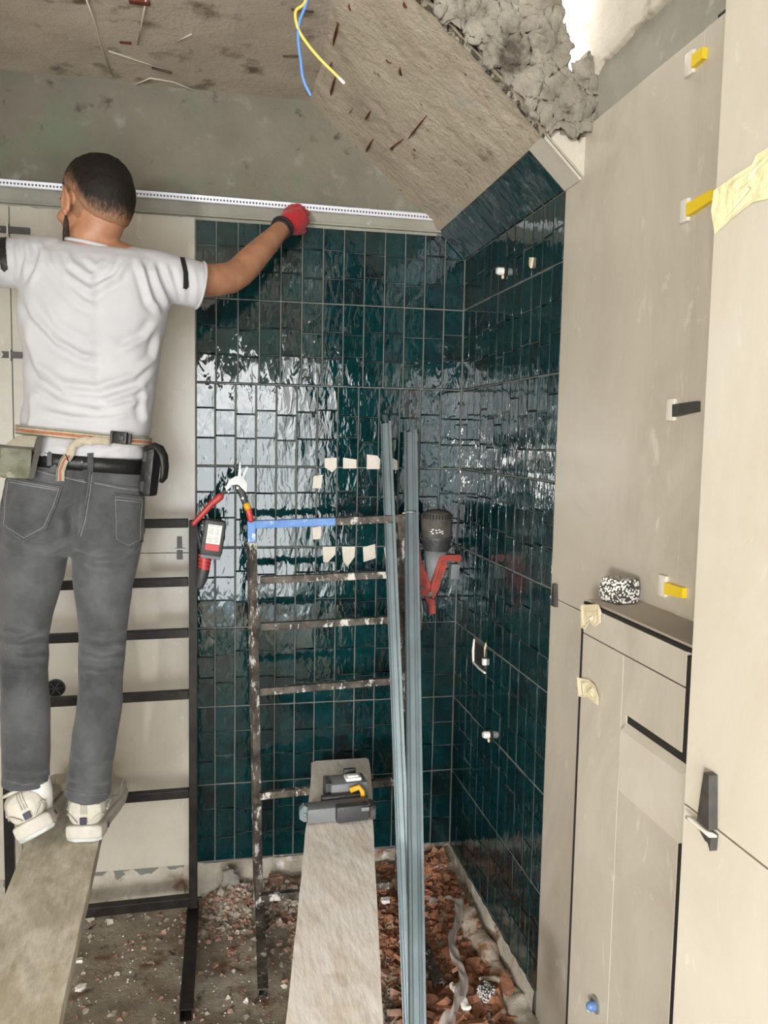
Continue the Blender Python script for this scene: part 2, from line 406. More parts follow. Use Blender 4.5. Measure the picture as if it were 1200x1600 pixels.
for ci, (z0, z1, n) in enumerate(courses(2.182)):
    for k in range(13):
        sh = -.014*math.sin(math.pi*k/13) if ci >= 2 else 0
        sh2 = -.014*math.sin(math.pi*(k+1)/13) if ci >= 2 else 0
        xr = A+.0005-k*TW+sh; xl = max(A+.0005-(k+1)*TW+sh2, -.0595)
        if k == 12: xl = -.0595
        cuts = [z0+.0016]+[z0+(z1-z0)*(q+1)/n+random.choice((-.010, -.003, .001, .003, .009))+.002*random.random() for q in range(n-1)]+[z1-.0016]
        for q in range(n):
            a, b = cuts[q]+(.0004 if q else 0), cuts[q+1]-(.0004 if q < n-1 else 0)
            put_tile(wb, ((xl+xr)/2, D+random.uniform(-.0006, .0006), (a+b)/2), xr-xl-.0030, b-a, I3)
CUT = []
RR = Matrix.Rotation(math.radians(-90), 3, 'Z')      # faces -x
ycols = [E0+.001+k*TW for k in range(13)]+[D-.0005]
for ci, (z0, z1, n) in enumerate(courses(ZF)):
    for k in range(13):
        ya, yb = ycols[k], ycols[k+1]
        if yb-ya < .02: continue
        if ci > 0 and random.random() < .18: cutn = [0, random.choice((-.03, .03))]
        else: cutn = [0, 0]
        cuts = [z0+.0016]+[z0+(z1-z0)*(q+1)/n+random.choice((-.012, -.003, .001, .003, .011))+(cutn[q] if q < 2 else 0) for q in range(n-1)]+[z1-.0016]
        for q in range(n):
            a, b = cuts[q]+(.0004 if q else 0), cuts[q+1]-(.0004 if q < n-1 else 0)
            cy, cz = (ya+yb)/2, (a+b)/2
            # the socket box is cut out of these pieces
            if 2.345 < cy < 2.475 and .80 < cz < .93: 
                CUT += [(ya, yb, a, b)]; continue
            put_tile(wr, (A+random.uniform(-.0006, .0006), cy, cz), yb-ya-.0042, b-a, RR)
# tiles on the foot of the sloping soffit
sl = Vector((SX-A, 0, SZ-ZF)); L = sl.length; sl.normalize(); nrm = Vector((-sl.z, 0, sl.x)) 
if nrm.z > 0: nrm = -nrm
RS = Matrix((Vector((0, -1, 0)), -nrm, sl)).transposed()
sofb = MB().prism([Vector((A, E0-.09, ZF-.0005)), Vector((SX, E0-.09, SZ-.0005)), Vector((A+.07, E0-.09, SZ+.02)), Vector((A+.07, E0-.09, ZF-.01)), Vector((A+.012, E0-.09, ZF-.01))], (0, D+.01-E0+.09, 0)).build('soffit_tile_bed', M['grout'], ceil)
for k in range(13):
    ya, yb = ycols[k], ycols[k+1]
    if yb-ya < .02: continue
    put_tile(sofb, Vector((A, (ya+yb)/2, ZF))+sl*(L/2-.002)+nrm*.003, yb-ya-.0046, L-.004, RS, dusty=True)
# beige mitred pieces closing the end of the slope
sb = MB().prism([Vector((A, 1.806, ZF))+nrm*.006, Vector((A, E0-.001, ZF))+nrm*.006, Vector((SX, E0-.001, SZ))+nrm*.006, Vector((SX, 1.806, SZ))+nrm*.006], -nrm*.008).build('slope_end_strip', M['slab'], sofb)
tri = MB().prism([(A+.004, 1.803, ZF-.003), (SX-.004, 1.803, SZ+.004), (A+.004, 1.803, SZ+.012)], (0, -.009, 0)).build('slope_end_triangle', M['slab_pale_lit'], sofb)

# ---------------------------------------------------------------- stone slabs
def slab_yz(parent, x, ya, yb, za, zb, mat='slab', th=.010, name='stone_slab', bev=.0008):
    return MB().box((x+th/2, (ya+yb)/2, (za+zb)/2), (th, abs(yb-ya), zb-za), bev=bev).build(name, M[mat], parent)
def slab_xz(parent, y, xa, xb, za, zb, mat='slab', th=.012, name='stone_slab'):
    return MB().box(((xa+xb)/2, y+th/2, (za+zb)/2), (xb-xa, th, zb-za), bev=.0008).build(name, M[mat], parent)
JZ = 1.143
for xa, xb in ((-1.745, -1.199), (-1.196, -.5985), (-.5955, -.062)):
    slab_xz(wb, D-.003, xa, xb, JZ+.001, 2.184); slab_xz(wb, D-.003, xa, xb, .106, JZ-.001)
YJ = 1.332
slab_yz(wr, A-.001, YJ+.0008, E0-.001, 1.141, 2.212)
slab_yz(wr, A-.002, 1.2745, YJ-.0008, 1.141, 2.212)
slab_yz(wr, A-.001, 1.488, E0-.001, .02, 1.139)
MB().box((A+.0065, 1.19, 1.30), (.010, .22, 1.84)).box((A+.0065, YJ, 1.67), (.010, .006, 1.07)).build('gap_shade', M['black'], wr)  # black strips painting the shade in the open gap and the dark slab joint
# boxed ledge
LX = .700
lb = MB().box((LX+.0545, 1.293, .602), (.106, .400, 1.196)).build('boxed_ledge', M['black'], wr)  # body coloured black to give the shade in the gaps around its slabs
MB().box((LX+.058, 1.297, 1.210), (.100, .376, .010), bev=.0008).build('ledge_top_slab', M['slab_edge'], lb)
MB().box((LX+.004, 1.297, 1.2085), (.006, .376, .005)).build('edge_trim', M['black'], lb)
for (ya, yb, za, zb) in ((1.122, 1.4805, 1.151, 1.205), (1.3165, 1.4805, .0, 1.149), (1.122, 1.3150, 1.048, 1.149), (1.120, 1.3150, .0, .915)):
    slab_yz(lb, LX, ya, yb, za, zb)
slab_yz(lb, LX, 1.296, 1.3150, .915, 1.048)
# projecting blank cover ; a black block paints the shade in the gap above it
MB().prism([(LX-.010, 1.10, .915), (LX-.010, 1.10, 1.022), (LX+.012, 1.10, 1.045), (LX+.012, 1.10, .915)], (0, .196, 0)).build('cover_plate', M['slab_pale_lit'], lb)
MB().box((LX+.02, 1.19, 1.03), (.03, .14, .035)).build('gap_shade', M['black'], lb)
# near pillar faced with large slabs
PX = .600
pil_ = MB().box((PX+.125, -.40, 1.46), (.226, 2.67, 2.92)).build('pillar_body', M['black'], wr)
for (ya, yb) in ((.35, .950), (-.26, .348), (-.87, -.262), (-1.74, -.872)):
    slab_yz(pil_, PX, ya, yb, 1.053, 2.93, 'slab_pale_lit', .013)
    slab_yz(pil_, PX, ya, yb, .0, 1.0505, 'slab_pale_lit', .013)

# ================================================================ MATERIALS FOR THINGS
def steel(name, base, rust, spots, rough=.45, metal=.0, lo=.62):
    m, t, b = new_mat(name); c = t.nodes.new('ShaderNodeTexCoord')
    n = nd(t, 'ShaderNodeTexNoise', Scale=18, Detail=8, Roughness=.7); t.links.new(c.outputs['Object'], n.inputs['Vector'])
    r = ramp(t, n.outputs['Fac'], [(.42, base), (.62, rust)])
    n2 = nd(t, 'ShaderNodeTexNoise', Scale=34, Detail=9, Roughness=.75); t.links.new(mapping(t, c.outputs['Object'], (1, 1, .5)), n2.inputs['Vector'])
    f = ramp(t, n2.outputs['Fac'], [(lo, (0, 0, 0)), (lo+.05, (1, 1, 1))])
    t.links.new(mixc(t, f.outputs[0], r.outputs[0], spots), b.inputs['Base Color'])
    b.inputs['Specular IOR Level'].default_value = .25; b.inputs['Roughness'].default_value = rough; b.inputs['Metallic'].default_value = metal; bump(t, b, n2.outputs['Fac'], .4, .003); return m
M['steel_black'] = steel('black_painted_steel', (.008, .007, .006), (.022, .018, .015), (.5, .48, .44), .5, lo=.70)
M['steel_splashed'] = steel('plaster_splashed_steel', (.035, .030, .026), (.13, .11, .09), (.58, .56, .52), .5, lo=.55)
M['steel_blue'] = steel('blue_painted_steel', (.10, .22, .52), (.16, .30, .62), (.62, .66, .7), .4, lo=.62)
M['galv'] = simple('galvanised_steel', (.20, .25, .265), .5, .35, .1, 40, .12, 10)
M['alu'] = simple('white_metal_bead', (.60, .60, .66), .45, .2)
def wood_mat(name, a, b_, dust, lo=.45):
    m, t, b = new_mat(name); c = t.nodes.new('ShaderNodeTexCoord')
    n = nd(t, 'ShaderNodeTexNoise', Scale=3, Detail=9, Roughness=.7, Distortion=.8); t.links.new(mapping(t, c.outputs['Object'], (22, 1.6, 22)), n.inputs['Vector'])
    r = ramp(t, n.outputs['Fac'], [(.3, a), (.7, b_)])
    n2 = nd(t, 'ShaderNodeTexNoise', Scale=7, Detail=10, Roughness=.72); t.links.new(mapping(t, c.outputs['Object'], (1.6, .8, 1)), n2.inputs['Vector'])
    f = ramp(t, n2.outputs['Fac'], [(lo, (0, 0, 0)), (lo+.18, (1, 1, 1))])
    t.links.new(mixc(t, f.outputs[0], r.outputs[0], dust), b.inputs['Base Color']); b.inputs['Roughness'].default_value = .85
    w = nd(t, 'ShaderNodeTexNoise', Scale=60, Detail=6); t.links.new(mapping(t, c.outputs['Object'], (1, .25, 1)), w.inputs['Vector'])
    bump(t, b, w.outputs['Fac'], .5, .006); return m
M['wood_old'] = wood_mat('mortar_stained_wood', (.40, .35, .26), (.54, .49, .38), (.72, .68, .58), .44)
M['wood_pale'] = wood_mat('plaster_whitened_wood', (.66, .57, .47), (.78, .70, .61), (.86, .83, .79), .36)
M['red'] = simple('red_plastic', (.42, .035, .03), .45, 0, .1, 60, .25, 20)
M['red_orange'] = simple('scuffed_orange_red_plastic', (.27, .035, .02), .55, 0, .15, 60, .4, 25)
M['dark_plastic'] = simple('dark_grey_plastic', (.035, .037, .038), .5, 0, .2, 120, .35, 14)
M['grey_plastic'] = simple('dusty_grey_plastic', (.16, .17, .18), .6, 0, .2, 80, .25, 14)
M['dusty_black'] = simple('dusty_black_plastic', (.06, .056, .048), .7, 0, .3, 70, .6, 22)
M['label_white'] = simple('label_white', (.66, .65, .62), .5); M['label_red'] = simple('label_red', (.5, .03, .03), .5)
M['print_grey'] = simple('print_grey', (.28, .27, .26), .6)
M['chrome'] = simple('worn_steel', (.30, .30, .295), .45, .6); M['yellow'] = simple('yellow_plastic', (.80, .58, .02), .4)
M['orange_yellow'] = simple('amber_yellow_plastic', (.72, .36, .02), .4)
M['white_plastic'] = simple('white_plastic', (.78, .77, .74), .4); M['clip_white'] = simple('milky_clip_plastic', (.70, .67, .60), .35)
M['wedge_black'] = simple('black_wedge_plastic', (.045, .042, .038), .45, 0, .05, 60, .3, 60)
M['tape'] = simple('masking_tape', (.68, .60, .42), .7, 0, .3, 90, .1, 30); M['tape_white'] = simple('pale_tape', (.64, .60, .52), .75, 0, .3, 90, .08, 30)
M['tape_yellow'] = simple('yellowed_masking_tape', (.80, .74, .45), .6, 0, .3, 60, .08, 20)
M['wire_yellow'] = simple('yellow_cable_jacket', (.80, .58, .12), .4); M['wire_blue'] = simple('blue_cable_jacket', (.13, .30, .72), .4); M['wire_white'] = simple('pale_cable_end', (.8, .76, .66), .4)
M['rust'] = simple('rusty_iron', (.12, .028, .012), .9, 0, .5, 60, .5, 40); M['iron'] = simple('dark_iron_wire', (.06, .04, .03), .7)
M['brick'] = layered('terracotta', (.25, .105, .055), (.39, .19, .11), 20, [((.42, .33, .26), 18, .58, .68)], bstr=.6, bscale=70)
M['brick_dusty'] = layered('dusty_terracotta', (.24, .12, .08), (.42, .26, .19), 20, [((.46, .42, .38), 16, .52, .64)], bstr=.6, bscale=70)
M['plaster_white'] = simple('white_plaster_crumb', (.72, .70, .66), .9, 0, .6, 60, .15, 20)
M['plaster_lump'] = layered('dirty_plaster_lump', (.46, .36, .27), (.68, .60, .50), 12, [((.30, .16, .09), 14, .52, .62)], bstr=.8, bscale=40)
mb_, t_, b_ = new_mat('speckled_black_white'); c_ = t_.nodes.new('ShaderNodeTexCoord'); v_ = nd(t_, 'ShaderNodeTexVoronoi', Scale=190, Randomness=1); t_.links.new(c_.outputs['Object'], v_.inputs['Vector'])
n_ = nd(t_, 'ShaderNodeTexNoise', Scale=110, Detail=2); t_.links.new(c_.outputs['Object'], n_.inputs['Vector'])
a_ = nd(t_, 'ShaderNodeMath', operation='ADD'); t_.links.new(v_.outputs['Distance'], a_.inputs[0]); t_.links.new(n_.outputs['Fac'], a_.inputs[1])
t_.links.new(ramp(t_, a_.outputs[0], [(.96, (.80, .79, .76)), (1.0, (.05, .05, .045))]).outputs[0], b_.inputs['Base Color']); M['speckle'] = mb_
mb_, t_, b_ = new_mat('cloudy_plastic_film'); b_.inputs['Base Color'].default_value = (.62, .58, .54, 1); b_.inputs['Roughness'].default_value = .35; b_.inputs['Alpha'].default_value = .48; M['film'] = mb_

def thing(name, label, cat, loc=(0, 0, 0), group=None):
    o = empty(name, loc, label, cat, group); return o
def part(mb, name, mat, root, smooth=False, label=None):
    """mesh built in world coordinates, hung under root (an Empty or a mesh placed by translation only)"""
    base = Vector(root.location) if root.parent is None else Vector(root.parent.location)+Vector(root.location)
    o = mb.build(name, M[mat] if isinstance(mat, str) else mat, None, smooth, loc=base)
    o.location = (0, 0, 0); o.parent = root
    if label: o['label'] = label
    return o
def single(mb, name, mat, label, cat, loc=None, group=None, smooth=False):
    if loc is None:
        xs = [v.x for v in mb.v]; ys = [v.y for v in mb.v]; zs = [v.z for v in mb.v]
        loc = ((min(xs)+max(xs))/2, (min(ys)+max(ys))/2, min(zs))
    o = mb.build(name, M[mat] if isinstance(mat, str) else mat, None, smooth, loc=loc); return tag(o, label, cat, group)
def square_bar(p, q, s=.026, t=None, open_end=False):
    m = MB(); p, q = Vector(p), Vector(q); d = (q-p); L_ = d.length; R = d.to_track_quat('Z', 'Y').to_matrix()
    if not open_end: return m.box((p+q)/2, (s, t or s, L_), R, bev=.0025)
    h = s/2; w = .003
    out = [Vector((a*h, b*h, 0)) for a, b in ((-1, -1), (1, -1), (1, 1), (-1, 1))]; inn = [Vector((a*(h-w), b*(h-w), 0)) for a, b in ((-1, -1), (1, -1), (1, 1), (-1, 1))]
    vs = [p+R @ v for v in out]+[q+R @ v for v in out]+[q+R @ v for v in inn]+[q-d.normalized()*.06+R @ v for v in inn]
    fs = [(3, 2, 1, 0), (8+4, 8+5, 8+6, 8+7)]
    for k in range(4):
        k2 = (k+1) % 4; fs += [(k, k2, 4+k2, 4+k), (4+k, 4+k2, 8+k2, 8+k), (8+k, 8+k2, 12+k2, 12+k)]
    return m.add(vs, fs)

# ---------------------------------------------------------------- scaffold frames
fy = 2.555
fr = thing('scaffold_frame', 'black steel ladder frame standing behind the worker\'s legs in front of the beige slabs', 'scaffold', (-.32, fy, 0))
xl, xr = -.600, -.067
part(square_bar((xr, fy, .03), (xr+.003, fy, 1.262)), 'post', 'steel_black', fr)
part(square_bar((xl, fy, .03), (xl, fy, 1.262)), 'post', 'steel_black', fr)
for z in (1.250, 1.072, .915, .724, .412):
    part(square_bar((xl+.012, fy, z-.004), (xr-.012, fy, z+.004)), 'rung', 'steel_black', fr)
part(square_bar((xl+.01, fy, .058), (xr-.01, fy, .068), .03), 'rung', 'steel_black', fr)
part(square_bar((xr, fy+.03, .030), (xr-.006, 2.075, .030), .034, open_end=True), 'skid', 'steel_black', fr)
part(square_bar((xl, fy+.03, .030), (xl, 2.075, .030), .034, open_end=True), 'skid', 'steel_black', fr)
gy = 2.515
f2 = thing('scaffold_frame', 'blue topped steel ladder frame splashed with plaster, in front of the green tiles', 'scaffold', (.35, gy, 0))
x0, x1 = .104, .560
p0 = part(square_bar((x0+.030, gy+.01, .03), (x0+.004, gy, 1.20), .024), 'post', 'steel_splashed', f2)
part(square_bar((x0+.004, gy, 1.20), (x0+.002, gy, 1.264), .0245), 'post', 'steel_blue', f2, label='blue painted top of the post')
part(square_bar((x1+.03, gy+.01, .03), (x1+.002, gy, 1.284), .024), 'post', 'steel_splashed', f2)
part(square_bar((x0+.012, gy, 1.253), (.36, gy, 1.262), .0235), 'rung', 'steel_blue', f2, label='blue painted top rail')
part(square_bar((.355, gy, 1.262), (x1, gy, 1.270), .023), 'rung', 'steel_splashed', f2, label='plaster-splashed end of the top rail')
for z, d in ((1.088, .008), (.945, .008), (.745, .012), (.415, .012), (.080, .004)):
    part(square_bar((x0+.03, gy, z-d/2), (x1, gy, z+d), .022), 'rung', 'steel_splashed', f2)
part(square_bar((x0+.034, gy+.03, .036), (x0+.022, 2.12, .034), .028, open_end=True), 'skid', 'steel_splashed', f2)
part(square_bar((x1+.032, gy+.03, .044), (x1+.034, 2.055, .040), .030, open_end=True), 'skid', 'steel_splashed', f2)
# low trestle under the near ends (just below the picture)
tr = thing('low_trestle', 'low black steel trestle carrying the near ends of both planks', 'trestle', (-.08, 1.12, 0))
part(square_bar((-.60, 1.12, .4235), (.42, 1.12, .4235)), 'rail', 'steel_black', tr)
for x in (-.58, .40):
    for s in (-1, 1): part(square_bar((x, 1.12, .412), (x, 1.12+.16*s, .012)), 'leg', 'steel_black', tr)

# ---------------------------------------------------------------- planks
def plank(label, far, near, th, mat, seed):
    (fx0, fx1, fyy), (nx0, nx1, ny) = far, near; top = .475; n = 40; w = 8; vs = []; fs = []
    cx, cy = (fx0+fx1+nx0+nx1)/4, (fyy+ny)/2
    for j in range(n+1):
        v = j/n; y = fyy+(ny-fyy)*v; a = fx0+(nx0-fx0)*v; b = fx1+(nx1-fx1)*v
        a += .002*fb(seed, y, 0, 6); b += .002*fb(seed, y, 4, 6)
        if j == 0: a += .012; b -= .012
        if j == 1: y = fyy-.014
        z = top+.0015*fb(seed, y, 1, 5)
        for i in range(w+1):
            x = a+(b-a)*i/w; vs.append((x-cx, y-cy, z-top+.0012*fb(x*3, y, seed, 14)))
    m = len(vs)
    for j in range(n):
        for i in range(w): q = j*(w+1)+i; fs.append((q, q+1, q+w+2, q+w+1))
    for (x, y, z) in list(vs): vs.append((x, y, -th))
    for j in range(n):
        for i in range(w): q = m+j*(w+1)+i; fs.append((q+w+1, q+w+2, q+1, q))
        for i in (0, w): q = j*(w+1)+i; fs.append((q, q+w+1, q+w+1+m, q+m))
    for j in (0, n):
        for i in range(w): q = j*(w+1)+i; fs.append((q, q+1, q+1+m, q+m))
    o = mesh_obj('plank', vs, fs, M[mat]); bm = bmesh.new(); bm.from_mesh(o.data); bmesh.ops.recalc_face_normals(bm, faces=bm.faces); bm.to_mesh(o.data); bm.free()
    o.location = (cx, cy, top); return tag(o, label, 'plank', None)
plank('mortar-stained wooden plank under the worker\'s shoes', (-.492, -.306, 2.62), (-.425, -.256, .95), .036, 'wood_old', 1)
plank('pale plaster-whitened wooden plank with the grey laser level lying on it', (.309, .497, 2.60), (.055, .225, .95), .036, 'wood_pale', 2)

# ---------------------------------------------------------------- laser level on the plank
R1 = Matrix.Rotation(math.radians(4), 3, 'Z')
ll = thing('laser_level', 'grey laser level with a white button and yellow latch lying on the pale plank', 'laser level', (.32, 2.20, .477))
zt = .477
part(MB().box((.330, 2.185, zt+.022), (.176, .052, .040), R1, bev=.006), 'mount_bar', 'grey_plastic', ll, 35)
part(MB().box((.366, 2.158, zt+.026), (.092, .030, .046), R1, bev=.008), 'mount_cover', 'dark_plastic', ll, 35)
part(MB().prism([(.236, 2.168, zt+.002), (.224, 2.166, zt+.012), (.224, 2.166, zt+.036), (.236, 2.168, zt+.048), (.250, 2.168, zt+.040), (.250, 2.168, zt+.004)], (0, .022, 0)).box((.238, 2.164, zt+.024), (.008, .006, .008), bev=.002), 'foot_bracket', 'galv', ll)
bd = part(MB().box((.372, 2.290, zt+.036), (.108, .074, .060), R1, bev=.009), 'body', 'grey_plastic', ll, 35)
part(MB().box((.386, 2.278, zt+.072), (.046, .034, .010), R1, bev=.004).box((.386, 2.278, zt+.078), (.030, .018, .006), R1, bev=.002), 'button', 'white_plastic', bd, 35)
part(MB().box((.384, 2.320, zt+.074), (.036, .014, .016), R1, bev=.003), 'display_hood', 'dark_plastic', bd, 35)
rb = MB()
for k in range(6): rb.box((.316, 2.262+.011*k, zt+.040), (.020, .006, .052), R1, bev=.002)
part(rb, 'ribbed_cap', 'dark_plastic', bd, 35)
part(MB().tube([(.372, 2.236, zt+.052), (.398, 2.238, zt+.060), (.408, 2.234, zt+.048), (.408, 2.226, zt+.030)], .008, 8), 'latch', 'orange_yellow', ll, True, label='yellow latch')
part(MB().box((.345, 2.232, zt+.030), (.110, .020, .030), R1, bev=.004), 'hinge_block', 'dark_plastic', ll, 35)
part(MB().box((.422, 2.180, zt+.020), (.016, .050, .038), R1, bev=.003).tube([(.418, 2.15, zt+.036), (.426, 2.16, zt+.036)], .006, 8), 'end_screw', 'dusty_black', ll, 35)
part(MB().box((.399, 2.140, zt+.040), (.022, .004, .010), R1, bev=.001), 'clip_mark', 'chrome', ll)

# ---------------------------------------------------------------- metal studs leaning on the tiles
def stud(label, top, bot, wdt, fl, turn, extra=None):
    t, b = Vector(top), Vector(bot); d = (t-b); L_ = d.length; R = d.to_track_quat('Z', 'Y').to_matrix() @ Matrix.Rotation(turn, 3, 'Z')
    prof = [(-wdt/2, -fl), (-wdt/2, 0), (-wdt*.22, 0), (-wdt*.16, -.003), (wdt*.16, -.003), (wdt*.22, 0), (wdt/2, 0), (wdt/2, -fl), (wdt/2-.007, -fl)]
    th = .0014; n = len(prof); m = MB()
    def off(k):
        a = Vector(prof[max(k-1, 0)]); b2 = Vector(prof[min(k+1, n-1)]); tt = (b2-a).normalized(); return Vector(prof[k])+Vector((tt.y, -tt.x))*th
    ring = [Vector((p[0], p[1])) for p in prof]+[off(k) for k in range(n-1, -1, -1)]
    rings = [[b+R @ Vector((p.x, p.y, z)) for p in ring] for z in np.linspace(0, L_, 6)]
    m.loft(rings); st = m.build('metal_stud', M['galv'], None, loc=b); tag(st, label, 'metal stud')
    if extra:
        kn = MB()     # knurled flange: rows of small dimples
        for k in range(150):
            z = .05+k*(L_-.1)/150
            for xx in (-.004, .004):
                kn.box(b+R @ Vector((-wdt*.34+xx*.8, -.0012-.0, z)), (.003, .0012, .005), R)
        o = kn.build('knurling', M['galv'], None, loc=b); o.location = (0, 0, 0); o.parent = st
    return st
top1 = at(603, 662, 1, 2.665); bot1 = at(641, 1617, 2, .035)
top2 = at(640, 676, 1, 2.668); bot2 = at(651, 1640, 2, .035)
s1 = stud('left one of two galvanised metal studs leaning on the green tiles, reaching slightly higher', top1, bot1, .034, .020, math.radians(172), True)
s2 = stud('right one of two galvanised metal studs leaning on the green tiles, its top edge split', top2, bot2, .040, .022, math.radians(190))

# ---------------------------------------------------------------- perforated corner bead held along the beam
bd0, bd1 = at(-330, 263, 1, D-.03), at(686, 345, 1, D-.026)
d = (bd1-bd0); L_ = d.length; dn = d.normalized(); dz = Vector((0, -.25, 1)).normalized()
m = MB(); N = 190; h0, h1, H_ = .005, .011, .018
for k in range(N):
    a = bd0+dn*(L_*k/N); b = bd0+dn*(L_*(k+.45)/N); c = bd0+dn*(L_*(k+1)/N)
    th = Vector((0, -.0012, 0))
    for (p, q, u0, u1) in ((a, c, 0, h0), (a, c, h1, H_), (a, b, h0, h1)):
        m.prism([p+dz*u0, q+dz*u0, q+dz*u1, p+dz*u1], th)
m.tube([bd0+dz*.0, bd1+dz*.0], .0022, 6)
bead = single(m, 'corner_bead', 'alu', 'long white perforated metal corner bead held along the bottom of the concrete beam', 'corner bead')
# ---------------------------------------------------------------- pliers (snips) standing on frame top
ty = 2.50
def P3(px, py, y=ty): return at(px, py, 1, y)
sn = thing('tile_nippers', 'open red-handled metal snips propped between the two ladder frames', 'nippers', P3(350, 800))
def blade(pts, w, name, mat, root, y0=0.0, th=.006, smooth=False, label=None):
    q = [P3(x, y)+Vector((0, y0, 0)) for x, y in pts]; return part(MB().prism(q, (0, th, 0)), name, mat, root, smooth, label)
part(MB().cap_tube([P3(303, 818), P3(330, 788), P3(344, 776)], [.008, .010, .011], 10, .7), 'handle', 'red', sn, True)
part(MB().cap_tube([P3(392, 812), P3(388, 796)], [.009, .010], 10, .7), 'handle', 'red', sn, True)
part(MB().tube([P3(388, 796), P3(384, 786)], [.0105, .010], 10), 'handle_collar', 'orange_yellow', sn, True, label='yellow collar')
part(MB().cap_tube([P3(341, 778), P3(349, 770), P3(357, 764)], [.006, .006, .007], 8, .6).cap_tube([P3(383, 785), P3(378, 770), P3(372, 760)], [.010, .011, .010], 8, .5), 'lever', 'dark_plastic', sn, True)
blade([(352, 762), (358, 750), (368, 744), (379, 744), (386, 756), (385, 770), (378, 763), (371, 757), (362, 758), (354, 768)], 0, 'jaw', 'chrome', sn, -.004)
blade([(371, 746), (374, 723), (376, 722), (377, 745)], 0, 'jaw', 'chrome', sn, -.008)
blade([(377, 746), (385, 729), (388, 730), (380, 749)], 0, 'jaw', 'chrome', sn, .002)
part(MB().tube([P3(374, 749)+Vector((0, -.010, 0)), P3(374, 749)+Vector((0, .006, 0))], .008, 14), 'pivot_bolt', 'chrome', sn, 40)
for a_, b_, r_ in ((371, 762, .004), (357, 768, .003), (379, 778, .004)): part(MB().tube([P3(a_, b_)+Vector((0, -.012, 0)), P3(a_, b_)+Vector((0, .002, 0))], r_, 10), 'rivet', 'chrome', sn, 40)
# ---------------------------------------------------------------- battery tool hooked on the black frame
bt = thing('battery_tool', 'red and black battery tool with a white label hanging at the black frame\'s top corner', 'power tool', P3(330, 900, 2.47))
def brot(deg): return Matrix.Rotation(math.radians(deg), 3, 'Y')
y_ = 2.475
bt_c = P3(333, 840, y_)
R8 = brot(8)
part(MB().box(bt_c, (.064, .046, .108), R8, bev=.013), 'battery_pack', 'dark_plastic', bt, 40)
part(MB().box(bt_c+R8 @ Vector((.001, -.0235, .012)), (.040, .0012, .056), R8), 'label_plate', 'label_white', bt)
part(MB().box(bt_c+R8 @ Vector((.001, -.0236, -.026)), (.040, .0013, .018), R8), 'label_band', 'label_red', bt, label='red band of the label')
tx = MB()
for k in range(11):
    for (a, b) in ((-.017, .000), (.003, .017)):
        if (k*7+int(a*1000)) % 5 == 0: continue
        tx.box(bt_c+R8 @ Vector(((a+b)/2+random.uniform(-.001, .001), -.0243, .036-k*.0046)), ((b-a)*random.uniform(.6, .95), .0004, .0012), R8)
part(tx, 'fine_print', 'print_grey', bt)
part(MB().box(bt_c+R8 @ Vector((0, 0, -.0555)), (.058, .044, .010), R8, bev=.003), 'battery_rail', 'grey_plastic', bt, 40)
nk = MB()
for k in range(4): nk.tube([P3(321-k*.6, 866+k*6, y_), P3(320.5-k*.6, 870+k*6, y_)], .020-.001*k, 14).tube([P3(320-k*.6, 870+k*6, y_), P3(320-k*.6, 872+k*6, y_)], .0175, 14)
part(nk, 'ribbed_neck', 'red', bt, 40)
part(MB().cap_tube([P3(318, 890, y_), P3(315, 904, y_), P3(312, 915, y_)], [.018, .017, .012], 12), 'motor_housing', 'dark_plastic', bt, True)
part(MB().cap_tube([P3(316, 866, y_), P3(309, 835, y_+.015), P3(306, 822, y_+.03)], .006, 8), 'hook', 'dark_plastic', bt, True)
# ---------------------------------------------------------------- gas-canister style tool at right
y_ = 2.52; base = P3(680, 950, y_)
gt = thing('nail_gun', 'dusty black drum-headed tool with orange-red levers hanging in the tiled corner', 'power tool', base)
def Q(px, py, dy=0): return P3(px, py, y_+dy)
part(MB().tube([Q(682, 801), Q(682, 804), Q(682, 818), Q(682, 838)], [.044, .049, .050, .049], 28).tube([Q(682, 797), Q(682, 801)], [.030, .044], 28), 'drum', 'dusty_black', gt, 40)
part(MB().tube([Q(682, 838), Q(682, 842)], [.0515, .0515], 28).tube([Q(682, 842), Q(681, 860)], [.047, .040], 28), 'drum_collar', 'dark_plastic', gt, 40)
sl_ = MB()
for k in range(14):
    a = math.radians(200+k*11); sl_.box(Q(682, 806)+Vector((.049*math.cos(a), .049*math.sin(a), 0)), (.004, .004, .014), Matrix.Rotation(a, 3, 'Z'))
part(sl_, 'vent_slot', 'black', gt)
lt = MB()
for k, (x, z) in enumerate([(-.022, 0), (-.018, .006), (-.018, -.006), (-.008, .004), (-.006, -.004), (.002, .005), (.004, -.002), (.010, 0), (.013, -.006), (.016, .002)]):
    a = math.asin(max(-1, min(1, x/.05))); lt.box(Q(679, 828)+Vector((x, -.0500*math.cos(a), z)), (.006, .0015, .0035), Matrix.Rotation(a, 3, 'Z'))
part(lt, 'worn_lettering', 'label_white', gt)
part(MB().tube([Q(681, 860), Q(678, 890), Q(674, 925)], [.038, .028, .014], 20), 'cone_body', 'grey_plastic', gt, True)
part(MB().prism([Q(650, 832, -.02), Q(655, 842, -.02), Q(658, 875, -.02), Q(668, 900, -.02), Q(673, 915, -.02), Q(674, 930, -.02), Q(662, 932, -.02), Q(652, 926, -.02), Q(650, 880, -.02)], (0, .03, 0)), 'side_plate', 'red_orange', gt)
part(MB().prism([Q(687, 868, -.035), Q(699, 868, -.035), Q(698, 885, -.035), Q(690, 905, -.035), Q(686, 920, -.035), Q(677, 938, -.035), Q(673, 926, -.035), Q(674, 915, -.035)], (0, .026, 0)).prism([Q(692, 876, -.041), Q(695, 876, -.041), Q(682, 918, -.041), Q(679, 918, -.041)], (0, .007, 0)), 'lever', 'red_orange', gt)
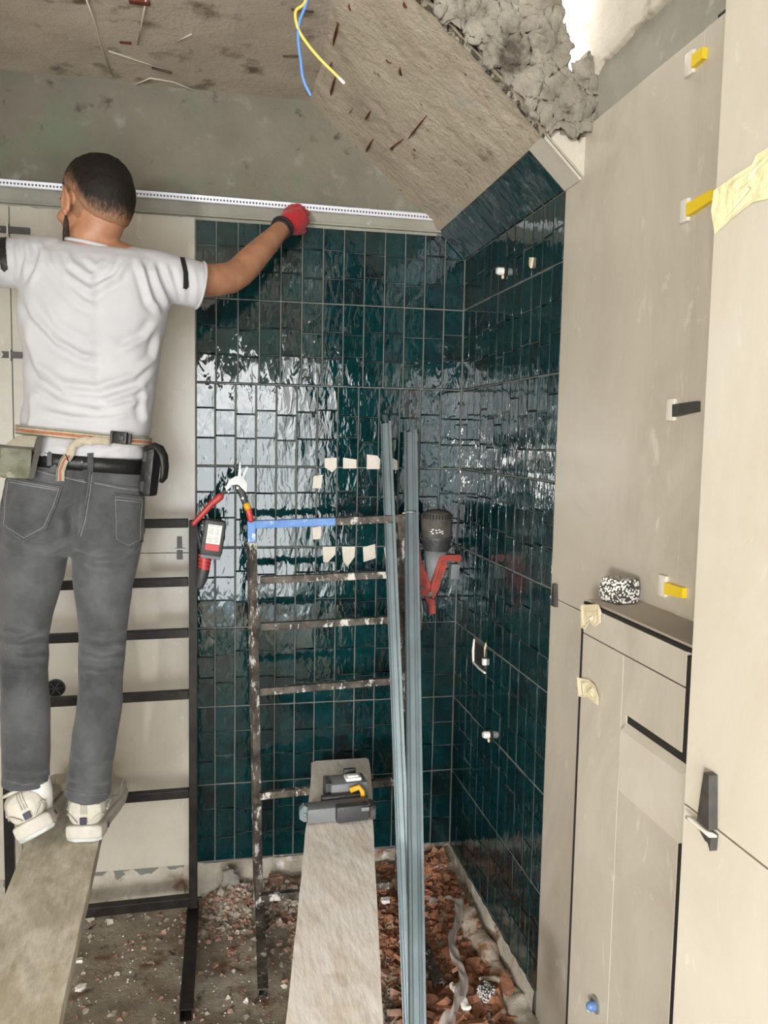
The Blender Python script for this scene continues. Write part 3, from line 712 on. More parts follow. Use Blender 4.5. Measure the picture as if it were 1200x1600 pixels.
part(MB().prism([Q(692, 867, -.030), Q(719, 867, -.030), Q(721, 873, -.030), Q(719, 878, -.030), Q(700, 876, -.030), Q(692, 876, -.030)], (0, .030, 0)), 'lever_arm', 'red_orange', gt)
part(MB().box(Q(709, 892, -.005), (.028, .036, .048), brot(4), bev=.004), 'magazine_block', 'grey_plastic', gt, 40)
part(MB().tube([Q(659, 919, -.026), Q(659, 919, -.014)], .006, 12).tube([Q(673, 928, -.042), Q(673, 928, -.004)], .0065, 12), 'bolt', 'dark_plastic', gt, 40)
part(MB().prism([Q(664, 932, -.014), Q(680, 938, -.014), Q(679, 948, -.014), Q(670, 948, -.014)], (0, .016, 0)).prism([Q(670, 946, -.018), Q(680, 946, -.018), Q(680, 959, -.018), Q(671, 960, -.018)], (0, .02, 0)), 'nose', 'red_orange', gt)
part(MB().tube([Q(657, 933), Q(660, 955), Q(657, 984)], .004, 8), 'guide_rod', 'chrome', gt, True)
part(MB().tube([Q(708, 906, -.005), Q(703, 925, -.005), Q(700, 932, -.005)], .004, 8), 'guide_rod', 'chrome', gt, True)
part(MB().tube([Q(655, 803, .0), Q(645, 800, .0), Q(636, 800, -.004)], .004, 8).cap_tube([Q(638, 800, -.004), Q(630, 802, -.004)], .004, 8), 'hanging_hook', 'chrome', gt, True)

# ---------------------------------------------------------------- electric wires from the ceiling
wy = 1.95
def wire(label, pts, mat, r=.0040, endm=None):
    P = [at(x, y, 1, wy) for x, y in pts]
    dense = []
    for i in range(len(P)-1):
        p0, p1, p2, p3 = P[max(i-1, 0)], P[i], P[i+1], P[min(i+2, len(P)-1)]
        for k in range(6):
            t = k/6; dense.append(.5*((2*p1)+(p2-p0)*t+(2*p0-5*p1+4*p2-p3)*t*t+(3*p1-p0-3*p2+p3)*t**3))
    dense.append(P[-1]); o = single(MB().cap_tube(dense, r, 8), 'electric_wire', mat, label, 'wire', loc=P[-1], smooth=True)
    if endm: part(MB().cap_tube([P[-1], P[-1]+(P[-1]-P[-2]).normalized()*.014], r*1.05, 8), 'bare_tip', endm, o, True)
    return o
wire('yellow wire with a pale end dangling from the ceiling beside the blue one', [(486, -60), (478, 0), (462, 18), (466, 45), (480, 68), (500, 92), (520, 112), (530, 122)], 'wire_yellow', .0036, 'wire_white')
wire('blue wire dangling straight down from the ceiling beside the yellow one', [(490, -60), (480, 0), (468, 34), (466, 62), (470, 95), (474, 124), (485, 148)], 'wire_blue', .0034)

# exposed reinforcement and rust in the soffit, part of the ceiling
def on_soffit(px, py):
    d_ = ray(px, py); n = Vector((CZ-SZ, 0, SX-.278)).normalized(); q = Vector((SX, 0, SZ)); t = (q-Vector(CAM)).dot(n)/Vector(d_).dot(n)
    return Vector(CAM)+Vector(d_)*t, n
for (a, b, r) in [((516, 150), (524, 118), .006), ((520, 72), (531, 28), .007), ((546, 3), (549, 18), .006), ((630, 4), (635, 13), .004), ((624, 106), (627, 119), .005), ((570, 188), (580, 172), .006), ((571, 238), (583, 217), .007), ((636, 219), (667, 180), .0055), ((606, 235), (632, 216), .0045), ((610, 236), (620, 224), .005), ((646, 232), (650, 236), .003), ((514, 108), (518, 98), .004), ((545, 178), (550, 171), .003), ((602, 94), (612, 100), .0025)]:
    p, n = on_soffit(*a); q, _ = on_soffit(*b); md = p.lerp(q, .5)
    o = MB().tube([p+n*.003, md.lerp(p, .4)-n*.001, md.lerp(q, .4)-n*.001, q+n*.003], [r*.35, r, r*.85, r*.3], 7, flat=.5, up=n).build('rusty_rebar', M['rust'], ceil, True)
cw = MB()
for pts in [[(170, 80), (195, 88), (215, 95), (262, 110)], [(205, 135), (235, 122), (270, 128), (316, 146)], [(135, 0), (150, 40), (160, 78), (176, 120)], [(215, 70), (222, 35), (228, 0)], [(275, 65), (290, 58), (300, 53)]]:
    cw.tube([at(x, y, 2, CZ-.004) for x, y in pts], .0022, 5)
cw.build('form_wire', M['plaster'], ceil, True)
MB().tube([at(238, 106, 2, CZ-.006), at(268, 114, 2, CZ-.02)], .0035, 6).tube([at(455, 15, 2, CZ-.004), at(490, 19, 2, CZ-.004)], .003, 6).tube([at(442, 88, 2, CZ-.004), at(466, 88, 2, CZ-.004)], .0025, 6).build('nail', M['iron'], ceil, True)
MB().box(at(218, 3, 2, CZ-.003), (.05, .02, .008), bev=.003).box(at(196, 66, 2, CZ-.003), (.03, .012, .006), bev=.002).build('rust_patch', M['rust'], ceil)

# ---------------------------------------------------------------- fittings on the walls
xA = A-.002
so = thing('socket_box', 'white-rimmed square socket box sunk in the dark right-hand tiles', 'socket box', (xA, 2.41, .866))
def sb_(y, z, dy, dz, x=0): return MB().box((xA+.004+x, y, z), (.016, dy, dz), bev=.002)
cy0, cy1, cz0, cz1 = min(c[0] for c in CUT), max(c[1] for c in CUT), min(c[2] for c in CUT), max(c[3] for c in CUT)
part(MB().box((xA+.009, (cy0+cy1)/2, (cz0+cz1)/2), (.012, cy1-cy0, cz1-cz0)), 'cut_opening', 'dusty_black', so)  # flat dark plate; the shade inside the cut is put into its colour
part(MB().cap_tube([(xA+.001, cy1-.008, cz0+.010), (xA+.000, cy1-.005, (cz0+cz1)/2), (xA+.001, cy1-.009, cz1-.008)], [.004, .0045, .003], 8), 'rim', 'white_plastic', so, True); part(MB().cap_tube([(xA+.001, cy1-.010, cz0+.007), (xA, (cy0+cy1)/2, cz0+.004), (xA+.001, cy0+.010, cz0+.006)], [.004, .003, .004], 8), 'rim', 'white_plastic', so, True); part(MB().cap_tube([(xA+.001, cy0+.006, cz0+.02), (xA, cy0+.007, (cz0+cz1)/2), (xA+.001, cy0+.006, cz1-.01)], .0025, 8), 'rim', 'dusty_black', so, True)
part(MB().box((xA+.003, (cy0+cy1)/2, (cz0+cz1)/2), (.003, (cy1-cy0)*.7, (cz1-cz0)*.72), bev=.001), 'box_cup', 'black', so)
part(sb_(cy0+.010, (cz0+cz1)/2-.004, .014, .020, -.004), 'lug', 'white_plastic', so); part(MB().tube([(xA+.004, 2.375, .905), (xA-.001, 2.373, .89), (xA+.002, 2.38, .86)], .0035, 6), 'cable_stub', 'tape', so, True)
def stub(px, py, r, label, mat='white_plastic', ln=.016):
    c = at(px, py, 0, xA); o = thing('pipe_stub', label, 'pipe stub', c)
    part(MB().tube([c+Vector((.004, 0, 0)), c+Vector((-ln, 0, 0))], r, 12).tube([c+Vector((-ln, 0, 0)), c+Vector((-ln-.005, 0, 0))], r*.8, 8), 'cap', mat, o, 40)
    part(MB().tube([c+Vector((.004, -.004, -.001)), c+Vector((-.0012, -.004, -.001))], r*1.7, 14), 'tile_hole', 'black', o)
    part(MB().box(c+Vector((-.003, -.002, -r*1.5)), (.006, .010, .010), bev=.002), 'crumb', 'tape', o)
stub(787, 424, .011, 'white capped pipe stub high on the right-hand tiles')
stub(765, 1148, .011, 'white capped pipe stub low on the right-hand tiles')
single(MB().prism([(xA-.004, 2.094-.010, 1.990), (xA-.004, 2.094+.008, 1.994), (xA-.004, 2.094+.010, 1.975), (xA-.004, 2.094, 1.965)], (.006, 0, 0)), 'plaster_bit', 'tape', 'small tan bit stuck on the right-hand tiles beside the upper pipe stub', 'crumb')
c = at(87, 1075, 1, D-.004); ph = thing('drain_pipe_hole', 'round black drain pipe opening in the beige slab behind the worker\'s legs', 'pipe opening', c)
part(MB().tube([c+Vector((0, .003, 0)), c+Vector((0, -.004, 0))], .025, 24), 'pipe_mouth', 'black', ph, 40)
part(MB().box(c+Vector((0, -.005, 0)), (.004, .003, .046), brot(30)).box(c+Vector((0, -.005, 0)), (.004, .003, .046), brot(-40)).box(c+Vector((0, -.006, 0)), (.003, .003, .046), brot(85)), 'spokes', 'dark_plastic', ph)
ring = MB()
for k in range(24):
    a0, a1 = math.tau*k/24, math.tau*(k+1)/24
    ring.prism([c+Vector((math.cos(a0)*.025, -.004, math.sin(a0)*.025)), c+Vector((math.cos(a1)*.025, -.004, math.sin(a1)*.025)), c+Vector((math.cos(a1)*.029, -.002, math.sin(a1)*.029)), c+Vector((math.cos(a0)*.029, -.002, math.sin(a0)*.029))], (0, .003, 0))
part(ring, 'pipe_ring', 'dark_plastic', ph)
c = at(930, 1570, 0, LX-.002); pg = thing('pipe_plug', 'blue plug in a round hole low on the boxed ledge', 'plug', c)
part(MB().tube([c+Vector((.003, .0, .0)), c+Vector((-.001, 0, 0))], .016, 20), 'hole_rim', 'grout', pg); part(MB().cap_tube([c+Vector((.003, .0, -.002)), c+Vector((-.009, 0, -.002))], .009, 12), 'plug_body', simple('blue_plug', (.10, .20, .42), .4), pg, True)
part(MB().box(c+Vector((-.012, .0, -.004)), (.008, .006, .014), bev=.002), 'plug_grip', 'clip_white', pg)

# levelling clips and wedges
def clip_x(label, px, py, x, mat, L_=.05, tilt=0, vertical=False):
    """wedge and clip on a slab facing -x, crossing a joint"""
    c = at(px, py, 0, x); o = thing('levelling_wedge', label, 'wedge', c)
    if vertical:
        R = Matrix.Identity(3)
        part(MB().prism([c+Vector((-.002, -.012, -.014)), c+Vector((-.002, .010, -.014)), c+Vector((-.002, .006, L_)), c+Vector((-.002, -.005, L_))], (-.009, 0, 0)), 'wedge', mat, o)
        part(MB().cap_tube([c+Vector((-.004, -.006, 0)), c+Vector((-.007, .010, .002)), c+Vector((-.006, .022, .005))], [.004, .004, .003], 8), 'clip', 'clip_white', o, True)
    else:
        dz_ = Vector((0, -math.cos(tilt), math.sin(tilt))); uz = Vector((0, math.sin(tilt), math.cos(tilt)))
        part(MB().prism([c+uz*(-.012), c+dz_*L_+uz*(-.010), c+dz_*L_+uz*.008, c+uz*.010], (-.010, 0, 0)), 'wedge', mat, o)
        part(MB().box(c+Vector((-.004, .012, .001)), (.009, .026, .040), bev=.004), 'clip', 'clip_white', o, 40)
    return o
clip_x('yellow wedge in a white clip at the top of the right wall, smeared', 1088, 96, A-.001, 'yellow', .034)
clip_x('bright yellow wedge in a white clip beside the strip of masking tape', 1080, 328, A-.001, 'yellow', .075, math.radians(4))
clip_x('black wedge in a white clip on the upper right wall slab', 1058, 641, A-.001, 'wedge_black', .075, math.radians(4))
clip_x('yellow wedge in a white clip just above the boxed ledge', 1045, 918, A-.001, 'yellow', .060, math.radians(2))
clip_x('small black wedge upright on the joint beside the boxed ledge', 870, 938, A-.001, 'wedge_black', .040, 0, True)
c = at(1112, 1288, 0, PX); o = thing('levelling_wedge', 'large black wedge upright in a white clip on the nearest slab', 'wedge', c)
part(MB().prism([c+Vector((-.001, -.014, -.000)), c+Vector((-.001, .012, -.000)), c+Vector((-.001, .003, .066)), c+Vector((-.001, -.008, .066))], (-.012, 0, 0)), 'wedge', 'wedge_black', o)
part(MB().prism([c+Vector((-.001, -.016, -.006)), c+Vector((-.001, .014, -.008)), c+Vector((-.001, -.004, -.018)), c+Vector((-.001, -.010, -.018)), c+Vector((-.001, -.015, -.026))], (-.010, 0, 0)), 'wedge_foot', 'wedge_black', o)
part(MB().loft([[c+Vector((-.004-h*.9, a, -.005+z)) for h, z in ((0, 0), (.012, .002), (.012, -.002), (0, -.003))] for a, z in ((-.018, .002), (-.008, 0), (.004, -.003), (.014, .004), (.028, .012), (.034, .018))]), 'clip', 'clip_white', o, True)
def clip_y(label, px, py, wlen, vert, mat='wedge_black'):
    c = at(px, py, 1, D-.004); o = thing('levelling_wedge', label, 'wedge', c)
    if vert: part(MB().prism([c+Vector((-.009, 0, -wlen*.5)), c+Vector((.009, 0, -wlen*.5)), c+Vector((.006, 0, wlen*.5)), c+Vector((-.008, 0, wlen*.5))], (0, -.010, 0)), 'wedge', mat, o); part(MB().box(c+Vector((0, -.006, -.003)), (.030, .010, .004), bev=.001), 'clip', 'clip_white', o)
    else: part(MB().prism([c+Vector((-.030, 0, -.009)), c+Vector((wlen, 0, -.009)), c+Vector((wlen, 0, .009)), c+Vector((-.030, 0, .010)), c+Vector((-.024, 0, 0))], (0, -.010, 0)), 'wedge', mat, o); part(MB().box(c+Vector((-.006, -.006, 0)), (.004, .012, .034), bev=.001), 'clip', 'clip_white', o)
clip_y('black wedge on the vertical slab joint just above the worker\'s raised left sleeve', 16, 360, .055, False)
clip_y('black wedge on the vertical slab joint beside the worker\'s left side', 20, 555, .045, False)
clip_y('black wedge upright on the slab joint behind the top of the black frame', 281, 856, .072, True)

# tape
def tape_back(pts, label, mat='tape_white', group=None, dy=.0045):
    q = [at(x, y, 1, D-.0020) for x, y in pts]; return single(MB().prism(q, (0, -.0012, 0)), 'masking_tape', mat, label, 'tape', group=group)
ord_ = ['leftmost', 'second', 'third', 'fourth', 'rightmost']
for k, p in enumerate([[(507, 716), (526, 715), (526, 731), (519, 738), (507, 730)], [(536, 715), (557, 718), (557, 732), (536, 732)], [(573, 710), (590, 712), (594, 718), (593, 733), (573, 733)], [(614, 716), (621, 720), (621, 734), (612, 734)], [(645, 718), (651, 722), (651, 734), (644, 734)]]):
    tape_back(p, 'pale tape scrap on green tiles, '+('rightmost of the upper row' if k == 4 else ord_[k]+' in the upper row of five' if k else 'leftmost in the upper row of five'))
tape_back([(490, 744), (504, 742), (502, 763), (488, 763)], 'scrap of pale tape on the green tiles just under the upper row')
tape_back([(488, 824), (502, 822), (501, 842), (489, 843)], 'scrap of pale tape on the green tiles just under the blue top rail')
for k, p in enumerate([[(504, 854), (524, 854), (524, 866), (512, 879), (505, 878)], [(534, 854), (555, 854), (554, 870), (543, 886), (536, 876)], [(567, 855), (586, 850), (587, 872), (568, 878)], [(600, 856), (607, 853), (607, 875), (602, 872)]]):
    tape_back(p, 'pale tape scrap on green tiles, '+['leftmost', 'second from the left', 'third from the left', 'rightmost'][k]+' in the lower row')
def tape_x(pts, x, label, mat='tape'):
    q = [at(a, b, 0, x) for a, b in pts]; m_ = MB(); n = len(q); off = Vector((-.0015, 0, 0)); return single(MB().prism([v-Vector((.0003, 0, 0)) for v in q], off), 'masking_tape', mat, label, 'tape')
# crumpled scraps hanging half loose
def crumple(pts, x, label, mat='tape', amp=.006):
    q = [at(a, b, 0, x-.001) for a, b in pts]; c = sum(q, Vector())/len(q); m_ = MB(); vs = []; fs = []; R_ = 5; n = len(q)
    vs.append(c+Vector((-amp, 0, 0)))
    for k in range(1, R_+1):
        for i, v in enumerate(q):
            p = c.lerp(v, k/R_); vs.append(p+Vector((-abs(fb(p.y, p.z, 0, 60))*amp*1.2-amp*.15, 0, 0)))
    for i in range(n): fs.append((0, 1+i, 1+(i+1) % n))
    for k in range(R_-1):
        for i in range(n): a = 1+k*n+i; b = 1+k*n+(i+1) % n; fs.append((a, a+n, b+n, b))
    o = single(MB().add(vs, fs), 'masking_tape', mat, label, 'tape'); s = o.modifiers.new('s', 'SOLIDIFY'); s.thickness = .0006; return o
crumple([(910, 945), (938, 944), (941, 955), (940, 972), (930, 980), (924, 972), (915, 984), (909, 980)], LX, 'crumpled masking tape on the top corner of the boxed ledge')
crumple([(905, 1058), (922, 1062), (932, 1070), (938, 1090), (936, 1102), (928, 1096), (920, 1090), (904, 1088)], LX, 'curled masking tape on the vertical joint below the ledge corner')
crumple([(1117, 298), (1150, 275), (1178, 257), (1184, 242), (1205, 228), (1240, 205), (1240, 290), (1205, 310), (1178, 316), (1150, 338), (1118, 366), (1113, 330)], PX, 'wide yellowed masking tape across the nearest slab\'s upper edge', 'tape_yellow', .003)

# blocks
def rough_block(name, c, s, label, cat, mat, rz=.3, seed=1, amp=.12):
    bm = bmesh.new(); bmesh.ops.create_cube(bm, size=1); bmesh.ops.subdivide_edges(bm, edges=bm.edges[:], cuts=5, use_grid_fill=True)
    for v in bm.verts:
        k = 1-.12*(v.co.length/.86)**4; v.co = v.co*k*(1+amp*fb(v.co.x+seed*5, v.co.y, v.co.z, 3)); v.co = Vector((v.co.x*s[0], v.co.y*s[1], v.co.z*s[2]))
    me = bpy.data.meshes.new(name); bm.to_mesh(me); bm.free(); me.materials.append(M[mat]); me.polygons.foreach_set('use_smooth', [True]*len(me.polygons)); me.set_sharp_from_angle(angle=.6)
    o = bpy.data.objects.new(name, me); COL.objects.link(o); o.rotation_euler = (0, 0, rz); zmin = min(v.co.z for v in me.vertices); o.location = (c[0], c[1], c[2]-zmin); return tag(o, label, cat)
rough_block('speckled_block', (.757, 1.452, 1.2155), (.052, .056, .047), 'small speckled black and white block on top of the boxed ledge', 'block', 'speckle', .25, 3, .06)
rough_block('speckled_block', (.700, 1.975, .052), (.036, .038, .036), 'small speckled black and white block lying in the brick rubble', 'block', 'speckle', .5, 8, .08)

# ---------------------------------------------------------------- rubble
def shard_mesh(seed, flat=.35):
    rnd = random.Random(seed); bm = bmesh.new(); n = rnd.choice((4, 5, 5, 6)); P = []
    for k in range(n):
        a = math.tau*(k+rnd.uniform(-.3, .3))/n; r = rnd.uniform(.32, .55); P.append((math.cos(a)*r, math.sin(a)*r*rnd.uniform(.55, .9)))
    h = flat*rnd.uniform(.5, 1.0)/2
    top = [bm.verts.new((x*rnd.uniform(.8, 1), y*rnd.uniform(.8, 1), h*rnd.uniform(.7, 1.2))) for x, y in P]; bot = [bm.verts.new((x, y, -h)) for x, y in P]
    bm.faces.new(top); bm.faces.new(bot[::-1])
    for k in range(n): bm.faces.new((top[k], bot[k], bot[(k+1) % n], top[(k+1) % n]))
    bmesh.ops.recalc_face_normals(bm, faces=bm.faces); bmesh.ops.triangulate(bm, faces=[f for f in bm.faces if len(f.verts) > 5])
    me = bpy.data.meshes.new('brick_shard'); bm.to_mesh(me); bm.free(); return me
SH = [shard_mesh(s) for s in range(14)]; SHD = [m_.copy() for m_ in SH]; SHW = [m_.copy() for m_ in SH[:5]]
for m_ in SH: m_.materials.append(M['brick'])
for m_ in SHD: m_.materials.append(M['brick_dusty'])
for m_ in SHW: m_.materials.append(M['plaster_white'])
def blocked(x, y):     # keep clear of frames' feet and studs
    return abs(x+.067) < .03 and y > 2.04 or abs(x-.125) < .03 and y > 2.1 or abs(x-.594) < .035 and y > 2.03 or (abs(y-2.535) < .05 and .1 < x < .62) or y > 2.64 or (abs(y-2.555) < .045 and x < -.04)
def density(x, y):
    d_ = 0.015
    if x > .50 and y > 1.5 and x < .79: d_ = 1.0
    elif x > .24 and y > 1.85: d_ = .65
    elif x > .0 and y > 2.3: d_ = .45
    elif -.08 < x < .2 and y > 2.4: d_ = .2
    if x < -.25 and x > -.32 and 1.93 < y < 2.05: d_ = .8
    return d_
rnd = random.Random(11); cnt = 0; tries = 0
while cnt < 285 and tries < 60000:
    tries += 1; x = rnd.uniform(-.6, .775); y = rnd.uniform(1.62, 2.63)
    if rnd.random() > density(x, y) or blocked(x, y): continue
    red = x > .48; big = rnd.random()
    s = rnd.uniform(.022, .042) if y > 2.2 else rnd.uniform(.030, .075)
    if not red: s *= .75
    o = bpy.data.objects.new('brick_shard', rnd.choice(SH if red else SHD)); COL.objects.link(o)
    if red and y < 2.1 and rnd.random() < .5: o.scale = (s*1.7, s*.8, s)
    else: o.scale = (s, s, s)
    o.location = (x, y, gz(x, y)+.006+s*.12+(rnd.uniform(0, .018) if red else 0)); o.rotation_euler = (rnd.gauss(0, .35), rnd.gauss(0, .35), rnd.uniform(0, 6.28))
    zn = ('bright terracotta shard in the heap at the foot of the dark right-hand tiles', 'terracotta shards heaped in the tiled corner') if red else ('dusty brown brick shard on the floor between the pale plank and the metal studs', 'dusty brick shards beside the pale plank') if x > .22 else ('dusty brick shard near the wall foot behind the ladder frames', 'dusty brick shards by the wall foot') if y > 2.2 else ('dusty brick shard on the bare floor between the two planks', 'dusty brick shards on the open floor')
    tag(o, zn[0], 'brick shard', zn[1]); cnt += 1
def crumbs(name, label, cat, mats, N, fn, smin, smax, seed):
    rnd = random.Random(seed); vs = []; fs = []; fm = []
    tet = [(-.5, -.35, -.3), (.5, -.3, -.3), (.05, .5, -.3), (-.25, -.2, .3), (.3, -.1, .25), (.0, .28, .3)]
    tf = [(0, 2, 1), (3, 4, 5), (0, 1, 4, 3), (1, 2, 5, 4), (2, 0, 3, 5)]
    k = 0; tr_ = 0
    while k < N and tr_ < N*40:
        tr_ += 1; x = rnd.uniform(-.75, .775); y = rnd.uniform(1.45, 2.67)
        dd = fn(x, y)
        if rnd.random() > dd: continue
        s = rnd.uniform(smin, smax)*(1.5 if rnd.random() < .06 else 1); R = Matrix.Rotation(rnd.uniform(0, 6.28), 3, Vector((rnd.gauss(0, 1), rnd.gauss(0, 1), rnd.gauss(0, 1))).normalized())
        n = len(vs); z = gz(x, y)+s*.15
        vs += [R @ (Vector(v)*s)+Vector((x, y, z)) for v in tet]; fs += [tuple(i+n for i in f) for f in tf]; fm += [rnd.choice(range(len(mats)))]*5; k += 1
    o = mesh_obj(name, vs, fs, None, None, False, [M[q] for q in mats], fm); return tag(o, label, cat, None, 'stuff')
crumbs('brick_rubble', 'fine crushed terracotta and mortar rubble heaped over the floor of the tiled corner', 'rubble', ['brick', 'brick', 'brick_dusty', 'brick'], 5200, lambda x, y: 1.0 if x > .47 else 0, .008, .028, 21)
crumbs('mixed_rubble', 'dusty brown brick crumbs and grit between the ladder frames', 'rubble', ['brick_dusty', 'brick_dusty', 'ground', 'plaster_base'], 5200, lambda x, y: (1.0 if x > .22 and x < .5 else (.8 if y > 2.45 and x > -.1 and x < .5 else (.035 if x <= .22 else 0))), .006, .022, 22)
crumbs('plaster_crumbs', 'scattered white plaster crumbs over the dusty floor', 'crumbs', ['plaster_white'], 1300, lambda x, y: .3+.7*(x < .5), .0022, .0065, 23)
# larger white scraps, lumps and mortar curb
for k, (x, y, s, lab) in enumerate([(124, 1498, .016, 'white plaster chip on the floor beside the stained plank'), (126, 1540, .020, 'larger white plaster chip nearer the camera beside the stained plank'), (735, 1358, .030, 'grey stone lump on the terracotta rubble near the tiled corner'), (602, 1416, .022, 'white chip among rubble between the pale plank and the metal studs')]):
    p = at(x, y, 2, .04 if x > 300 else .01); rough_block('plaster_chip', (p.x, p.y, gz(p.x, p.y)+(.02 if x > 300 else .0)), (s*1.3, s, s*.6), lab, 'chip', 'plaster_white' if k != 2 else 'plaster_base', k, k+4, .3)
# broken moulding lying along the foot of the right wall
def lumpy(name, pts, rad, label, cat, mat, seed, flat=.7):
    P = [Vector(p) for p in pts]; dense = []; rr = []
    for i in range(len(P)-1):
        for k in range(8): t = k/8; dense.append(P[i].lerp(P[i+1], t)); rr.append(rad[i]+(rad[i+1]-rad[i])*t)
    dense.append(P[-1]); rr.append(rad[-1]); m_ = MB(); m_.cap_tube(dense, rr, 20, flat, up=(1, 0, 0))
    for v in m_.v:
        n = .010*fb(v.x, v.y, v.z+seed, 14)+.006*fb(v.x, v.y, v.z+seed, 40); v.x += n; v.z += n
    return single(m_, name, mat, label, cat, smooth=True)
lumpy('plaster_lump', [(.755, 2.365, .060), (.757, 2.26, .060), (.765, 2.13, .056), (.772, 2.055, .052)], [.030, .033, .030, .024], 'long broken plaster lump lying at the foot of the dark tiles', 'plaster lump', 'plaster_lump', 2)
lumpy('plaster_lump', [(.775, 1.985, .045), (.778, 1.93, .045), (.780, 1.87, .043)], [.024, .028, .028], 'short sandy plaster lump nearest the camera at the wall foot', 'plaster lump', 'plaster_base', 5)
lumpy('wood_offcut', [(.705, 2.035, .064), (.77, 2.025, .066)], [.008, .009], 'small brown wood offcut between the two plaster lumps', 'offcut', 'wood_old', 6)
cb = rough_grid('mortar_curb', lambda u, v: (A-.003-.007*v+.003*fb(0, u*8, v, 2), 1.90+.80*u, .110-.10*v*v+.004*fb(1, u*30, v, 1)), 70, 6, M['plaster_base'], wr)
rough_grid('mortar_curb', lambda u, v: (-.10+.90*u, D-.004-.026*v**1.5+.006*fb(u*12, 1, v, 1), .108-.10*v+.005*fb(u*20, 3, v, 1)), 80, 6, M['plaster_base'], wb)
# stones at the foot of the back wall
for k, (px, py, s, lab, mt) in enumerate([(360, 1372, .045, 'dark grey mortar lump leaning at the wall foot beside the blue-topped frame', 'mortar'), (349, 1396, .030, 'pale angular mortar chunk in front of the dark grey lump', 'plaster_base'), (385, 1390, .026, 'small grey mortar chunk right of the dark grey lump', 'mortar'), (432, 1366, .040, 'flat beige brick fragment at the wall foot right of the frame\'s post', 'brick_dusty')]):
    p = at(px, py+8, 1, D-.05); rough_block('mortar_chunk', (p.x, D-.055-.02*(k == 1), .030), (s*1.1, s*.7, s*(1.4 if k == 0 else .9)), lab, 'mortar lump', mt, k, k+12, .5)
# cloudy plastic strip trailing over the rubble
def ribbon(pts, w, label, mat):
    P = []; n = 0
    C_ = [at(x, y, 2, z) for x, y, z in pts]
    for i in range(len(C_)-1):
        p0, p1, p2, p3 = C_[max(i-1, 0)], C_[i], C_[i+1], C_[min(i+2, len(C_)-1)]
        for k in range(8): t = k/8; P.append(.5*((2*p1)+(p2-p0)*t+(2*p0-5*p1+4*p2-p3)*t*t+(3*p1-p0-3*p2+p3)*t**3))
    P.append(C_[-1]); vs = []; fs = []; q = 6
    for i, p in enumerate(P):
        t = (P[min(i+1, len(P)-1)]-P[max(i-1, 0)]).normalized(); s = t.cross(Vector((0, 0, 1))).normalized(); tw = .9*math.sin(i*.23)
        for k in range(q+1):
            a = (k/q-.5)*w*(1+.3*math.sin(i*.4)); vs.append(p+s*a*math.cos(tw)+Vector((0, 0, abs(a)*.5+a*math.sin(tw)*.5+.004*math.sin(i*.9+k))))
    for i in range(len(P)-1):
        for k in range(q): a = i*(q+1)+k; fs.append((a, a+1, a+q+2, a+q+1))
    o = single(MB().add(vs, fs), 'plastic_strip', mat, label, 'plastic strip', smooth=True); s = o.modifiers.new('s', 'SOLIDIFY'); s.thickness = .0008; return o
ribbon([(672, 1412, .085), (700, 1404, .088), (716, 1412, .088), (716, 1440, .085), (706, 1470, .085), (712, 1500, .085), (724, 1530, .088), (716, 1565, .088), (705, 1590, .085), (690, 1615, .08)], .030, 'crumpled cloudy plastic strip trailing over the terracotta rubble', 'film')
ribbon([(575, 1530, .03), (586, 1560, .035), (594, 1585, .035), (600, 1620, .03)], .016, 'narrow clear plastic strip on the floor left of the metal studs', 'film')
lumpy('white_scrap', [tuple(at(720, 1562, 2, .085)), tuple(at(733, 1572, 2, .085))], [.010, .009], 'white plastic scrap beside the speckled block on the rubble', 'scrap', 'plaster_white', 9, .5)
lumpy('white_scrap', [tuple(at(704, 1540, 2, .085)), tuple(at(710, 1550, 2, .085))], [.006, .006], 'small white scrap just left of the plastic strip', 'scrap', 'plaster_white', 10, .5)
kn = MB(); pp = [at(x, y, 2, .470) for x, y in [(573, 1444), (578, 1452), (575, 1462), (580, 1458), (577, 1470)]]; kn.tube(pp, .0012, 6)
single(kn, 'string_end', 'white_plastic', 'frayed white string end on the edge of the pale plank', 'string', smooth=True)

# ================================================================ THE WORKER
M['skin'] = simple('tanned_skin', (.40, .19, .105), .5, 0, .15, 90, .12, 12)
mb_, t_, b_ = new_mat('tanned_skin_sss'); b_.inputs['Subsurface Weight'].default_value = .12; b_.inputs['Subsurface Radius'].default_value = (.9, .35, .2); b_.inputs['Subsurface Scale'].default_value = .01
g_ = t_.nodes.new('ShaderNodeNewGeometry'); n_ = nd(t_, 'ShaderNodeTexNoise', Scale=26, Detail=7); t_.links.new(g_.outputs['Position'], n_.inputs['Vector'])
t_.links.new(ramp(t_, n_.outputs['Fac'], [(.3, (.34, .155, .085)), (.7, (.46, .225, .130))]).outputs[0], b_.inputs['Base Color']); b_.inputs['Roughness'].default_value = .48
n2_ = nd(t_, 'ShaderNodeTexNoise', Scale=190, Detail=4); t_.links.new(g_.outputs['Position'], n2_.inputs['Vector']); bump(t_, b_, n2_.outputs['Fac'], .25, .002); M['skin'] = mb_
M['hair'] = simple('black_hair', (.012, .008, .006), .8, 0, .6, 160, .5, 40)
mb_, t_, b_ = new_mat('faded_hair'); g_ = t_.nodes.new('ShaderNodeNewGeometry'); at_ = t_.nodes.new('ShaderNodeAttribute'); at_.attribute_name = 'fade'
n_ = nd(t_, 'ShaderNodeTexNoise', Scale=150, Detail=5, Roughness=.7); t_.links.new(mapping(t_, g_.outputs['Position'], (1, 1, .35)), n_.inputs['Vector'])
ad = nd(t_, 'ShaderNodeMath', operation='MULTIPLY_ADD'); t_.links.new(n_.outputs['Fac'], ad.inputs[0]); ad.inputs[1].default_value = .9; t_.links.new(at_.outputs['Fac'], ad.inputs[2])
